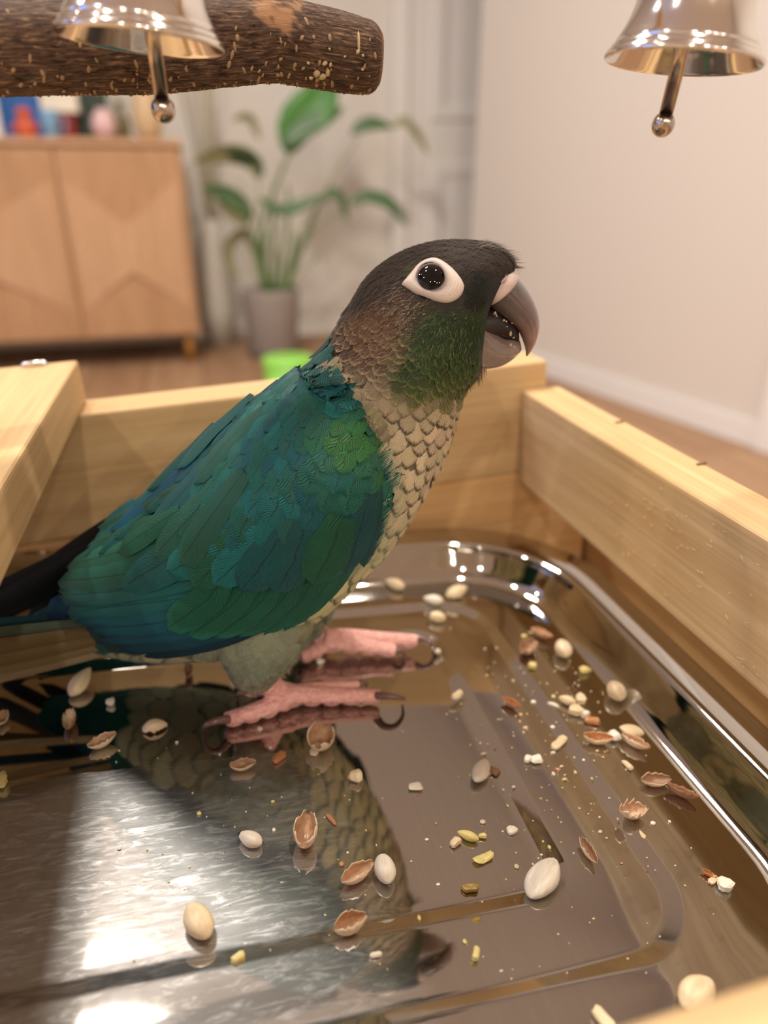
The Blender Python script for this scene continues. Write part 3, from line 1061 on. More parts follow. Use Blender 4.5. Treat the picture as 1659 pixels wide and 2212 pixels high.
# ---- materials of the bird
def feather_material(name, rough=0.5, sheen=0.0, shaft=0.0):
    m, nt, b = new_mat(name)
    fa = N(nt, 'ShaderNodeAttribute', attribute_name='fcol')
    ea = N(nt, 'ShaderNodeAttribute', attribute_name='ecol')
    ph = N(nt, 'ShaderNodeAttribute', attribute_name='phase')
    uv = N(nt, 'ShaderNodeUVMap', uv_map='UVMap')
    sp = nt.nodes.new('ShaderNodeSeparateXYZ')
    nt.links.new(uv.outputs[0], sp.inputs[0])
    u = math_node(nt, 'ABSOLUTE', math_node(nt, 'SUBTRACT', math_node(nt, 'MULTIPLY', sp.outputs[0], 2.0), 1.0))
    v = sp.outputs[1]
    tip = math_node(nt, 'MAXIMUM', math_node(nt, 'DIVIDE', math_node(nt, 'SUBTRACT', v, 0.5), 0.5), 0.0)
    d = math_node(nt, 'SQRT', math_node(nt, 'ADD', math_node(nt, 'POWER', math_node(nt, 'MULTIPLY', u, 0.70), 2.0), math_node(nt, 'POWER', tip, 2.0)))
    wob = noise(nt, 1400, 2)
    d = math_node(nt, 'ADD', d, math_node(nt, 'MULTIPLY', math_node(nt, 'SUBTRACT', wob, 0.5), 0.25))
    mr = nt.nodes.new('ShaderNodeMapRange')
    mr.interpolation_type = 'SMOOTHSTEP'
    mr.inputs['From Min'].default_value = 0.68
    mr.inputs['From Max'].default_value = 0.95
    nt.links.new(d, mr.inputs['Value'])
    ef = math_node(nt, 'MULTIPLY', mr.outputs[0], ea.outputs['Alpha'])
    col = mix_col(nt, ef, fa.outputs['Color'], ea.outputs['Color'])
    # barbs: fine slanting lines, a little irregular
    warp = noise(nt, 260, 3)
    s = math_node(nt, 'SINE', math_node(nt, 'MULTIPLY', math_node(nt, 'ADD', ph.outputs['Fac'], math_node(nt, 'MULTIPLY', warp, 0.5)), 2*pi))
    s01 = math_node(nt, 'ADD', math_node(nt, 'MULTIPLY', s, 0.5), 0.5)
    line = ramp(nt, s01, [(0.20, 1.0), (0.68, 0.0)])
    patch = ramp(nt, noise(nt, 120, 3), [(0.30, 0.7), (0.55, 1.0)])
    lf = math_node(nt, 'MULTIPLY', math_node(nt, 'MULTIPLY', line, patch), fa.outputs['Alpha'])
    col = mix_col(nt, lf, col, (0.012, 0.014, 0.014))
    if shaft:
        sh = ramp(nt, u, [(0.015, shaft), (0.06, 0.0)])
        col = mix_col(nt, sh, col, (0.01, 0.012, 0.012))
    nt.links.new(col, b.inputs['Base Color'])
    b.inputs['Roughness'].default_value = rough
    b.inputs['Specular IOR Level'].default_value = 0.2
    b.inputs['Sheen Weight'].default_value = sheen
    b.inputs['Sheen Roughness'].default_value = 0.4
    bump(nt, b, s01, 0.35, 0.0001)
    return m


WING_M = feather_material('turquoise_feather', 0.45, 0.0, 0.6)
DOWN_M = feather_material('soft_feather', 0.65, 0.05)
m, nt, b = new_mat('plumage_base')
fa = N(nt, 'ShaderNodeAttribute', attribute_name='fcol')
nt.links.new(mix_col(nt, noise(nt, 500, 4), fa.outputs['Color'], (0.01, 0.01, 0.01)), b.inputs['Base Color'])
b.inputs['Roughness'].default_value = 0.8
BASE_M = m
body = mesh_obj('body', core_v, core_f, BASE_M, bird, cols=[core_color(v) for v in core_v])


class Feathers:
    """collects feathers; each lies on a surface, rooted under its neighbours, tip proud of them"""
    def __init__(s):
        s.v, s.f, s.uv, s.c, s.e, s.ph = [], [], [], [], [], []

    def add(s, path, width, bvh, col, ecol, es=0.0, bs=0.5, lift0=0.0001, lift1=0.0007, camber=0.00025, nl=8, nw=5, lam=0.00046, slant=1.5, blunt=0.45, hard=None, taper=0.55, sidevec=None, jag=0.0, colfn=None, skew=0.0, lateral=False):
        P = [Vector(p) for p in path]
        n = nl
        Q = resample([tuple(p) for p in P], n)
        L = float(np.sum(np.linalg.norm(np.diff(Q, axis=0), axis=1)))
        base = len(s.v)
        half = nw//2
        ph0 = random.random()
        for i in range(n):
            t = i/(n-1)
            c = Vector(Q[i])
            tan = Vector(Q[min(i+1, n-1)]-Q[max(i-1, 0)]).normalized()
            if bvh is not None:
                loc, nor, _, _ = bvh.find_nearest(c)
                if nor.dot(c-loc) < 0 and (c-loc).length > 1e-5:
                    pass
            else:
                loc, nor = c, (sidevec or -YB)
            sd = tan.cross(nor)
            sd = sd.normalized() if sd.length > 1e-6 else tan.orthogonal().normalized()
            # outline: narrow root, full middle, rounded tip
            if t < taper:
                wp = 0.55+0.45*sin(pi/2*t/taper)
            else:
                q = (t-taper)/(1-taper)
                wp = max(0.0, 1-q**2.2)**blunt
            wd = width/2*wp
            lift = lift0+(lift1-lift0)*t
            lat = 0.22+0.78*max(0.0, nor.dot(-YB)) if lateral else 1.0
            for k in range(-half, half+1):
                uu = k/half
                p = c+sd*(wd*uu)
                if jag and i == n-1:
                    p = p+tan*(random.uniform(-jag, jag)*L)
                if bvh is not None:
                    l2, n2, _, _ = bvh.find_nearest(p)
                    p = l2+n2*((lift-skew*uu)*lat+camber*(1-uu*uu))
                else:
                    p = p+nor*(lift+camber*(1-uu*uu))
                s.v.append(p)
                s.uv.append((0.5+0.5*uu, t))
                cc = col if colfn is None else colfn(t, uu)
                s.c.append((*cc, bs))
                s.e.append((*ecol, es))
                s.ph.append(ph0+(t*L-abs(wd*uu)*slant)/lam)
        m_ = 2*half+1
        for i in range(n-1):
            for k in range(m_-1):
                a = base+i*m_+k
                s.f.append((a, a+1, a+m_+1, a+m_))
        return s

    def comb(s, path, width, bvh, col, ecol, es=0.8, lift0=0.0, lift1=0.0006, nb=11, bw=0.00016, taper=0.45, e0=0.74, vane=0.72, dark=0.62, rmin=0.10, ves=0.0, vl=5, vw=1, vbs=0.0):
        """soft feather: a small vane, and over it separate barbs fanning out to a frayed rim"""
        Q = resample([tuple(p) for p in path], 7)
        L = float(np.sum(np.linalg.norm(np.diff(Q, axis=0), axis=1)))
        ctr, tans, sides, nors = [], [], [], []
        for i in range(7):
            c = Vector(Q[i])
            tan = Vector(Q[min(i+1, 6)]-Q[max(i-1, 0)]).normalized()
            loc, nor, _, _ = bvh.find_nearest(c)
            sd = tan.cross(nor)
            sd = sd.normalized() if sd.length > 1e-6 else tan.orthogonal().normalized()
            ctr.append(loc)
            tans.append(tan)
            sides.append(sd)
            nors.append(nor)

        def at(t, u, up):
            q = min(max(t, 0), 1.12)*6
            i = min(int(q), 5)
            g = q-i
            c = ctr[i].lerp(ctr[i+1], g)+sides[i].lerp(sides[i+1], g)*u
            l2, n2, _, _ = bvh.find_nearest(c)
            return l2+n2*(lift0+(lift1-lift0)*min(t, 1.0)+up-abs(u)/width*lift1*0.5)

        def prof(t):
            if t < taper:
                return 0.55+0.45*sin(pi/2*t/taper)
            q = (t-taper)/(1-taper)
            return max(0.0, 1-q**2.2)**0.5
        base = len(s.v)
        dk = tuple(v*dark for v in col)
        nc_ = 2*vw+1
        for i in range(vl):
            t = i/(vl-1)*(0.86 if vw == 1 else 1.0)
            for k in range(-vw, vw+1):
                uu = k/vw
                s.v.append(at(t, uu*width/2*max(prof(min(t, 0.995)), 0.06)*vane, -0.00004-0.00006*abs(uu)))
                s.uv.append((0.5+0.5*uu, t))
                s.c.append((*dk, vbs))
                s.e.append((*ecol, ves))
                s.ph.append((t*L-abs(uu*width/2)*1.3)/0.0008)
        for i in range(vl-1):
            for k in range(nc_-1):
                a = base+i*nc_+k
                s.f.append((a, a+1, a+nc_+1, a+nc_))
        for sgn in (-1, 1):
            for j in range(nb):
                r0 = rmin+(0.90-rmin)*(j+random.uniform(-0.3, 0.3))/nb
                te = min(1.02, r0+0.30*(1-0.35*r0)+random.uniform(-0.02, 0.03))
                ue = sgn*width/2*max(prof(min(te, 0.999)), 0.05)
                b0 = len(s.v)
                for i, (t, u, wf) in enumerate(((r0, 0.0, 0.9), (r0+(te-r0)*0.5, ue*0.62, 1.0), (te, ue, 0.35))):
                    d = sqrt((u/(width/2)*0.66)**2+(max(0.0, (t-0.45)/0.55))**2)
                    ef = es*sstep(e0, e0+0.16, d+random.uniform(-0.06, 0.06))
                    cc = lerp3(col, ecol, ef)
                    P = at(t, u, 0.00006)
                    dirv = (tans[3]*(0.6+0.8*t)+sides[3]*(sgn*(1.0-0.8*t))).normalized()
                    acr = dirv.cross(nors[3]).normalized()*(bw*wf/2)
                    s.v += [P-acr, P+acr]
                    s.uv += [(0.5, 0.3)]*2
                    s.c += [(*cc, 0)]*2
                    s.e += [(*ecol, 0)]*2
                    s.ph += [0, 0]
                s.f += [(b0, b0+1, b0+3, b0+2), (b0+2, b0+3, b0+5, b0+4)]
        return s

    def build(s, name, mat, parent, thick=0.0):
        me = bpy.data.meshes.new(name)
        me.from_pydata([tuple(v) for v in s.v], [], s.f)
        me.polygons.foreach_set('use_smooth', [True]*len(me.polygons))
        l = me.uv_layers.new(name='UVMap')
        idx = np.empty(len(me.loops), dtype=np.int32)
        me.loops.foreach_get('vertex_index', idx)
        l.data.foreach_set('uv', np.asarray(s.uv, dtype=np.float32)[idx].ravel())
        for nm, arr in (('fcol', s.c), ('ecol', s.e)):
            a = me.color_attributes.new(nm, 'FLOAT_COLOR', 'POINT')
            a.data.foreach_set('color', np.asarray(arr, dtype=np.float32).ravel())
        a = me.attributes.new('phase', 'FLOAT', 'POINT')
        a.data.foreach_set('value', np.asarray(s.ph, dtype=np.float32))
        me.materials.append(mat)
        me.update()
        o = bpy.data.objects.new(name, me)
        COL.objects.link(o)
        attach(o, parent)
        return o


def jit(c, amt, hue=0.0):
    k = 1+random.uniform(-amt, amt)
    return tuple(min(1, max(0, v*k*(1+random.uniform(-hue, hue)))) for v in c)
# ---- the folded wings: a smooth shell each, clothed in overlapping feathers
WS = [((806, 842), (868, 950), 8), ((768, 856), (842, 992), 17.0), ((715, 832), (830, 1060), 24), ((655, 800), (796, 1150), 28.5), ((575, 840), (742, 1236), 30.5), ((482, 904), (684, 1298), 31), ((392, 984), (602, 1342), 30),
      ((302, 1078), (480, 1392), 27), ((222, 1150), (345, 1414), 22), ((165, 1212), (240, 1392), 16.5), ((137, 1262), (170, 1335), 12)]
wsec = resample(np.array([[*a, *b_, w_] for a, b_, w_ in WS], dtype=float), 60)
NU = 28


def wing_y(t, wmax):
    """how far out from the middle plane the shell stands, from its upper to its lower edge"""
    return wmax*np.interp(t, [0, 0.05, 0.15, 0.3, 0.5, 0.7, 0.88, 1.0], [0.10, 0.30, 0.56, 0.80, 0.97, 1.0, 0.93, 0.80])


wing_v, wing_f = [], []
for i in range(60):
    a, b_, wm = wsec[i, :2], wsec[i, 2:4], wsec[i, 4]/1000
    for k in range(NU):
        t = k/(NU-1)
        p = a+(b_-a)*t
        y = wing_y(t, wm)
        for _ in range(2):
            P = bp(p[0], p[1], -y)
            hit = BODY_BVH.ray_cast(P-YB*0.2, YB)
            if hit[0] is not None and i > 5:
                d = -(hit[0]-MID).dot(YB)
                y = max(y, d+0.0012)
        wing_v.append(bp(p[0], p[1], -y))
# soften the shell
Wv = np.array([tuple(v) for v in wing_v]).reshape(60, NU, 3)
for _ in range(6):
    S_ = Wv.copy()
    S_[1:-1, 1:-1] = (Wv[1:-1, 1:-1]*2+Wv[:-2, 1:-1]+Wv[2:, 1:-1]+Wv[1:-1, :-2]+Wv[1:-1, 2:])/6
    Wv = S_
wing_v = [Vector(v) for v in Wv.reshape(-1, 3)]
for i in range(59):
    for k in range(NU-1):
        wing_f.append((i*NU+k, i*NU+k+1, (i+1)*NU+k+1, (i+1)*NU+k))
WING_BVH = BVHTree.FromPolygons(wing_v, wing_f)
for q in (WING_BVH.ray_cast(CAM, ray(560, 1100).normalized()),):
    if q[1].dot(ray(560, 1100)) > 0:
        wing_f = [tuple(reversed(f)) for f in wing_f]
        WING_BVH = BVHTree.FromPolygons(wing_v, wing_f)


def mirror(P):
    return P-YB*(2*(P-MID).dot(YB))


def far_side(P):
    return mirror(P)-ZB*0.0045-YB*0.001


shell_m = simple_mat('wing_underlay', srgb(14, 46, 46), 0.7)
wing = mesh_obj('wing', wing_v, wing_f, shell_m, bird)
tag(wing, 'near folded wing, turquoise with a green shoulder patch')
md = wing.modifiers.new('thick', 'SOLIDIFY')
md.thickness = 0.0012
md.offset = -1
far_wing = mesh_obj('wing', [far_side(v) for v in wing_v], [tuple(reversed(f)) for f in wing_f], shell_m, bird)
md = far_wing.modifiers.new('thick', 'SOLIDIFY')
md.thickness = 0.0012
md.offset = -1
_wc = sum(wing_v, Vector())/len(wing_v)


def on_wing(px, py):
    r_ = ray(px, py).normalized()
    hit = WING_BVH.ray_cast(CAM, r_)
    if hit[0] is not None:
        return hit[0]
    # just outside the shell: its nearest edge
    best = None
    for z in np.linspace(0.12, 0.21, 46):
        P = CAM+ray(px, py)*float(z)
        l, n_, i_, d_ = WING_BVH.find_nearest(P)
        if best is None or d_ < best[0]:
            best = (d_, l, P)
    return best[1].lerp(best[2], 0.35) if best[0] < 0.004 else best[1]


def wing_color(x, y):
    n1 = 0.5+0.5*sin(x*0.021+1.3)*cos(y*0.017+0.5)
    r_ = random.random()
    c = lerp3(srgb(18, 100, 90), srgb(24, 110, 110), n1)
    if r_ < 0.22:
        c = lerp3(c, srgb(18, 84, 104), 0.45)
    elif r_ < 0.45:
        c = lerp3(c, srgb(30, 102, 76), 0.5)
    elif r_ < 0.52:
        c = lerp3(c, srgb(50, 84, 70), 0.35)
    g = max(gauss(x, y, 735, 985, 52), gauss(x, y, 790, 985, 30), gauss(x, y, 778, 1068, 24)*0.8)
    c = lerp3(c, srgb(58, 122, 50), sstep(0.15, 0.85, g)*0.85)
    k = 0.95+0.25*random.random()
    return tuple(v*k for v in c)


DEPTHS = []
near_far = Feathers()      # everything again on the far wing, joined


def wing_feather(path, wpx, col=None, lift=0.0006, base=0.0, name='covert_feather', es=0.35, bs=0.72, nl=10, nw=7, blunt=0.5, lam=0.00054, slant=2.2, taper=0.5, camber=0.0003, ecol=None, wmul=1.0, skew=0.0):
    pts = [on_wing(*p) for p in resample(path, 6)]
    mid = path[len(path)//2]
    zc = (pts[3]-CAM).dot(FW)
    DEPTHS.append(zc)
    width = wpx*zc/FPX*wmul
    c = tuple(min(1, v*0.98) for v in (col or wing_color(*path[-1])))
    e = ecol or tuple(min(1, v*1.25) for v in c)
    st = random.getstate()
    F = Feathers().add(pts, width, WING_BVH, c, e, es, bs, base+0.0001, base+lift, camber, nl, nw, lam, slant, blunt, taper=taper, jag=0.02, lateral=True, skew=skew)
    o = F.build(name, WING_M, wing)
    b0 = len(near_far.v)
    near_far.v += [far_side(v) for v in F.v]
    near_far.f += [tuple(b0+i for i in reversed(f)) for f in F.f]
    near_far.uv += F.uv
    near_far.c += F.c
    near_far.e += F.e
    near_far.ph += F.ph
    return o


random.seed(21)
# flight feathers, lowest first
prim = [([(660, 1325), (490, 1385), (318, 1411)], 34, srgb(14, 56, 74)), ([(640, 1312), (450, 1370), (266, 1396)], 36, srgb(18, 78, 96)), ([(620, 1300), (410, 1352), (232, 1374)], 38, srgb(20, 92, 112)),
        ([(600, 1285), (390, 1330), (207, 1352)], 42, srgb(22, 102, 118)), ([(575, 1268), (360, 1310), (180, 1331)], 44, srgb(26, 106, 118)), ([(545, 1248), (330, 1294), (157, 1312)], 46, srgb(28, 112, 114)),
        ([(505, 1225), (305, 1266), (140, 1287)], 50, srgb(34, 116, 112))]
for i, (p, w_, c) in enumerate(prim):
    wing_feather(p, w_, c, 0.0006, 0.0002+0.00042*i, 'flight_feather', 0.8, 0.8, 16, 7, 0.38, taper=0.75, camber=0.0004, skew=0.0005, ecol=tuple(v*0.45 for v in c))
secd = [([(785, 1075), (772, 1150), (726, 1246)], 46), ([(768, 1110), (748, 1190), (690, 1286)], 48), ([(742, 1140), (714, 1230), (648, 1318)], 50), ([(725, 1165), (690, 1250), (614, 1337)], 52),
        ([(690, 1180), (650, 1265), (570, 1341)], 54), ([(650, 1195), (605, 1275), (522, 1343)], 56), ([(610, 1205), (560, 1280), (475, 1343)], 58), ([(565, 1210), (510, 1280), (424, 1344)], 60), ([(515, 1205), (465, 1270), (384, 1331)], 62)]
for i, (p, w_) in enumerate(secd):
    wing_feather(p, w_, jit(srgb(24, 98, 76), 0.12, 0.05), 0.0006, 0.0014+0.00036*i, 'flight_feather', 0.5, 0.85, 14, 7, 0.45, taper=0.6, camber=0.0004, skew=0.0004, ecol=srgb(44, 130, 104))
tert = [([(490, 1185), (300, 1236), (142, 1264)], 54, srgb(40, 110, 96)), ([(460, 1150), (290, 1196), (166, 1232)], 58, srgb(42, 108, 90)), ([(440, 1115), (300, 1158), (212, 1188)], 52, srgb(36, 88, 70)), ([(420, 1060), (300, 1120), (232, 1150)], 40, srgb(34, 78, 64))]
for i, (p, w_, c) in enumerate(tert):
    wing_feather(p, w_, c, 0.0005, 0.0034+0.0004*i, 'flight_feather', 0.4, 0.6, 16, 7, 0.42, taper=0.7)
# greater coverts
gcs = [([(525, 1115), (420, 1190), (300, 1262)], 72, srgb(24, 98, 98)), ([(520, 1120), (455, 1190), (398, 1222)], 62, None), ([(555, 1125), (500, 1190), (445, 1240)], 66, srgb(30, 96, 72)), ([(585, 1130), (540, 1185), (489, 1230)], 64, None),
       ([(625, 1125), (585, 1185), (538, 1236)], 72, srgb(22, 90, 92)), ([(665, 1110), (635, 1180), (598, 1236)], 72, srgb(24, 86, 86)), ([(795, 1040), (782, 1110), (756, 1190)], 56, srgb(22, 78, 78)), ([(765, 1050), (748, 1120), (720, 1198)], 66, srgb(20, 80, 82)),
       ([(722, 1090), (700, 1150), (666, 1217)], 76, srgb(26, 90, 64))]
for i, (p, w_, c) in enumerate(gcs):
    wing_feather(p, w_, c, 0.0008, 0.0048+0.00014*i, 'covert_feather', 0.5, 0.9, 12, 9, 0.5, lam=0.00058, taper=0.55)
# scapulars along the back
sca = [([(470, 960), (370, 1050), (312, 1108)], 50, srgb(28, 94, 92)), ([(445, 1000), (350, 1085), (263, 1160)], 60, srgb(16, 80, 104)), ([(500, 980), (430, 1070), (350, 1160)], 64, srgb(32, 92, 96)), ([(540, 1020), (470, 1095), (372, 1200)], 62, srgb(38, 94, 80)),
       ([(420, 1110), (360, 1150), (290, 1200)], 50, srgb(34, 98, 80)), ([(480, 930), (400, 1020), (345, 1075)], 40, srgb(24, 84, 82)), ([(560, 870), (480, 950), (410, 1030)], 52, srgb(30, 92, 88)), ([(590, 900), (520, 975), (455, 1060)], 56, srgb(34, 88, 76)),
       ([(560, 1030), (500, 1110), (430, 1205)], 60, srgb(36, 90, 74))]
for i, (p, w_, c) in enumerate(sca):
    wing_feather(p, w_, c, 0.0007, 0.0046+0.00016*i, 'scapular_feather', 0.35, 0.75, 12, 7, 0.5, taper=0.6)
# shorter back feathers that close the upper edge
random.seed(77)
bk = []
for _ in range(900):
    t = random.random()
    a_ = np.array([650-420*t, 798+352*t])
    x, y = a_[0]+random.uniform(-6, 40), a_[1]+random.uniform(2, 40)
    if all((x-q[0])**2+(y-q[1])**2 > 24**2 for q in bk):
        bk.append((x, y))
bk.sort(key=lambda q: q[0])
for i, (x, y) in enumerate(bk):
    L = 74+random.uniform(-8, 8)
    ang = R(140)+random.uniform(-0.1, 0.1)
    dx, dy = cos(ang), sin(ang)
    wing_feather([(x-dx*L*0.6, y-dy*L*0.6), (x, y), (x+dx*L*0.5, y+dy*L*0.5)], L*random.uniform(0.5, 0.62), jit(lerp3(srgb(24, 84, 76), srgb(26, 90, 98), random.random()), 0.15, 0.04), 0.0006, 0.0042+0.0003*i/len(bk), 'scapular_feather', 0.3, 0.8, 8, 7, 0.5, lam=0.00054, slant=2.0, taper=0.5)
# smaller coverts, growing shorter towards the bend of the wing
REG = [(690, 855), (760, 868), (812, 930), (832, 1000), (826, 1070), (795, 1140), (740, 1190), (640, 1205), (560, 1190), (470, 1170), (430, 1140), (480, 1010), (560, 905), (630, 850)]


def cov_len(x, y):
    return np.interp(sqrt((x-800)**2+(y-950)**2), [0, 60, 150, 260, 400], [44, 46, 62, 76, 88])


cand = []
tries = 0
while tries < 6000:
    tries += 1
    x, y = random.uniform(420, 835), random.uniform(845, 1210)
    if not inside(REG, x, y):
        continue
    L = cov_len(x, y)
    if all((x-a)**2+(y-b_)**2 > (0.40*L)**2 for a, b_ in cand):
        cand.append((x, y))
cand.sort(key=lambda q: -((q[0]-820)**2+(q[1]-900)**2))
for i, (x, y) in enumerate(cand[:280]):
    L = cov_len(x, y)
    back = sstep(700, 560, x+0.5*(y-950))
    ang = R(np.interp(x+0.3*(y-900), [480, 620, 720, 830], [140, 128, 118, 104]))+random.uniform(-0.16, 0.16)
    dx, dy = cos(ang), sin(ang)
    x0, y0 = x-dx*L*0.75, y-dy*L*0.75
    k = i/len(cand)
    wing_feather([(x0, y0), (x-dx*L*0.2+random.uniform(-2, 2), y-dy*L*0.2), (x+dx*L*0.25, y+dy*L*0.25)], L*random.uniform(0.62, 0.84), None, 0.00055, 0.0052+0.0004*k, 'covert_feather', 0.3, 0.95, 8, 7, 0.55, lam=0.00052, slant=2.0, taper=0.45, camber=0.00018)
print('wing depths', min(DEPTHS), sum(DEPTHS)/len(DEPTHS), max(DEPTHS))
tag(near_far.build('wing_feathers', WING_M, far_wing), kind='stuff')

# far wing's dark primaries crossing over the tail base, and the tail
dark = srgb(16, 20, 24)
for i, (p, w_) in enumerate((([(300, 1120), (150, 1215), (-60, 1335)], 46), ([(290, 1095), (140, 1205), (-90, 1318)], 44), ([(280, 1100), (190, 1165), (60, 1262)], 40), ([(300, 1140), (160, 1240), (-40, 1345)], 44), ([(300, 1150), (180, 1260), (60, 1330)], 44))):
    pts = [bp(px, py, 0.003+0.0012*i) for px, py in resample(p, 8)]
    zc = (pts[4]-CAM).dot(FW)
    Feathers().add(pts, w_*zc/FPX, None, jit(dark, 0.2), srgb(26, 32, 36), 0.3, 0.5, 0.0, 0.0, 0.0006, 14, 5, taper=0.8, blunt=0.5).build('flight_feather', WING_M, far_wing)
tailspec = [([(270, 1330), (100, 1345), (-140, 1372)], 44, srgb(30, 72, 84), -5), ([(270, 1340), (100, 1362), (-150, 1396)], 44, srgb(72, 84, 66), -8), ([(280, 1352), (110, 1382), (-140, 1422)], 42, srgb(104, 84, 52), -9),
            ([(290, 1362), (120, 1398), (-130, 1446)], 40, srgb(112, 92, 58), -9), ([(300, 1374), (130, 1413), (-100, 1464)], 36, srgb(128, 108, 74), -8), ([(310, 1386), (150, 1424), (-70, 1474)], 32, srgb(150, 130, 98), -6),
            ([(270, 1332), (100, 1345), (-150, 1380)], 46, srgb(60, 80, 70), -3), ([(280, 1350), (110, 1378), (-140, 1416)], 44, srgb(96, 84, 56), -4)]
for i, (p, w_, c, y_) in enumerate(tailspec):
    pts = [bp(px, py, y_/1000*(1+2.2*j_/9)-0.0002*i) for j_, (px, py) in enumerate(resample(p, 10))]
    zc = (pts[5]-CAM).dot(FW)
    Feathers().add(pts, w_*zc/FPX, None, c, tuple(min(1, v*1.8) for v in c), 0.55, 0.45, 0.0, 0.0, 0.0010, 18, 7, taper=0.8, blunt=0.5, sidevec=(-YB+ZB*0.3).normalized()).build('tail_feather', DOWN_M, bird)
for i, (p, w_, c, y_) in enumerate((([(250, 1275), (180, 1300), (100, 1318)], 60, srgb(16, 66, 92), -9), ([(240, 1300), (170, 1322), (90, 1336)], 52, srgb(14, 52, 84), -8), ([(300, 1360), (240, 1352), (150, 1348)], 60, srgb(88, 112, 100), -11), ([(330, 1385), (260, 1378), (170, 1375)], 50, srgb(128, 130, 104), -10), ([(360, 1400), (290, 1400), (200, 1398)], 40, srgb(150, 146, 116), -9), ([(220, 1290), (160, 1330), (60, 1352)], 56, srgb(36, 70, 72), -8))):
    pts = [bp(px, py, y_/1000-0.0005) for px, py in resample(p, 6)]
    zc = (pts[3]-CAM).dot(FW)
    Feathers().add(pts, w_*zc/FPX, None, c, tuple(min(1, v*1.4) for v in c), 0.4, 0.6, 0.0, 0.0, 0.0012, 10, 7, taper=0.6, sidevec=(-YB+ZB*0.2).normalized()).build('tail_covert', DOWN_M, bird)
# ---- body plumage: scale-like feathers all round the body, head to vent
random.seed(11)
BV = np.array([tuple(v) for v in body_v]).reshape(NS, NT, 3)


def surf(si, ti):
    """point and tailward tangent of the body at ring si (float) and angle index ti (float)"""
    i = min(int(si), NS-2)
    f = si-i
    k = int(ti) % NT
    g = ti-int(ti)
    k2 = (k+1) % NT
    def P(i_):
        return BV[i_, k]*(1-g)+BV[i_, k2]*g
    a, b_ = P(i), P(i+1)
    return Vector(a*(1-f)+b_*f), Vector(a-b_).normalized()


def flen(x, y):
    """feather length in metres by place"""
    n = head_line(x, y)
    l = np.interp(n, [-90, 0, 90, 170, 230, 330, 450, 620, 800], [3.6, 3.4, 3.9, 4.6, 5.6, 7.4, 9.0, 10, 10.5])
    if x < 740 and y < 900:
        l = max(l, 6.0)
    return l/1000


area = []
for i in range(NS-1):
    for k in range(NT):
        a = np.linalg.norm(BV[i+1, k]-BV[i, k])*np.linalg.norm(BV[i, (k+1) % NT]-BV[i, k])
        area.append(a)
cum = np.cumsum(area)
grid = {}
CELL = 0.004
pts_f = []
rng = np.random.default_rng(5)
for it in range(60000):
    j = int(np.searchsorted(cum, rng.random()*cum[-1]))
    si, ti = j//NT+rng.random(), j % NT+rng.random()
    P, T_ = surf(si, ti)
    x, y = side_pix(P)
    near = -(P-MID).dot(YB)
    L = flen(x, y)
    if x < 330 and y < 1330:
        continue
    if inside(EYE_POLY, x, y) and abs(near) > 0.006:
        continue
    if inside([(1040, 590), (1075, 580), (1130, 590), (1180, 700), (1130, 800), (1020, 800), (1036, 720), (1034, 650)], x, y):
        continue
    # hidden well under the wings
    if inside([(600, 850), (790, 900), (812, 1000), (800, 1060), (740, 1180), (640, 1270), (450, 1340), (250, 1350), (250, 1160), (480, 930)], x, y) and abs(near) > 0.012:
        continue
    r_ = L*np.interp(head_line(x, y), [150, 260], [0.36, 0.43])
    if y > 1380:
        r_ *= 1.2
    key = (int(P.x//CELL), int(P.y//CELL), int(P.z//CELL))
    ok = True
    for a in (-1, 0, 1):
        for b_ in (-1, 0, 1):
            for c_ in (-1, 0, 1):
                for q, rq in grid.get((key[0]+a, key[1]+b_, key[2]+c_), ()):
                    if (q-P).length < max(r_, rq)*0.96:
                        ok = False
                        break
                if not ok:
                    break
            if not ok:
                break
        if not ok:
            break
    if not ok:
        continue
    grid.setdefault(key, []).append((P, r_))
    pts_f.append((P, T_, L, x, y, near))
print('body feathers', len(pts_f))
head_f, neck_f, far_f, back_f = Feathers(), Feathers(), Feathers(), Feathers()
n_breast = 0
for P, T_, L, x, y, near in sorted(pts_f, key=lambda q: -q[4]):
    c, e, es, bs = body_color(x, y)
    c, e = jit(c, 0.14, 0.04), jit(e, 0.10)
    n = head_line(x, y)
    # down the flank the feathers swing back a little; small random turn
    sd = T_.cross(Vector((0, 0, 1)))
    ax = BODY_BVH.find_nearest(P)[1]
    T2 = T_.copy()
    T2.rotate(Matrix.Rotation(random.uniform(-0.3, 0.3), 3, ax))
    L *= random.uniform(0.88, 1.15)
    wd = L*random.uniform(0.72, 0.98)
    crown = n < 95
    kw = dict(lift0=-0.0001, lift1=0.00028 if crown else 0.0006, nb=9 if crown else 12, bw=0.00013 if crown else 0.00021)
    if n < 60 and es <= 0.5:
        wd *= 0.62          # slim crown feathers
        L *= 1.25
        kw['nb'] = 7
    path = [P-T2*(L*0.55), P, P+T2*(L*0.55)]
    if n >= 95:
        kw.update(nb=8, rmin=0.42, vane=0.97, dark=0.93, ves=es, vl=8, vw=3, vbs=0.2, bw=0.00018)
    if n > 225 and near > -0.004 and x > 560 and n_breast < 290:
        F = Feathers().comb(path, wd, BODY_BVH, c, e, es, **kw)
        F.build('breast_feather', DOWN_M, bird)
        n_breast += 1
    else:
        dst = head_f if n < 130 else (neck_f if x > 735 else back_f)
        dst.comb(path, wd, BODY_BVH, c, e, es, **kw)
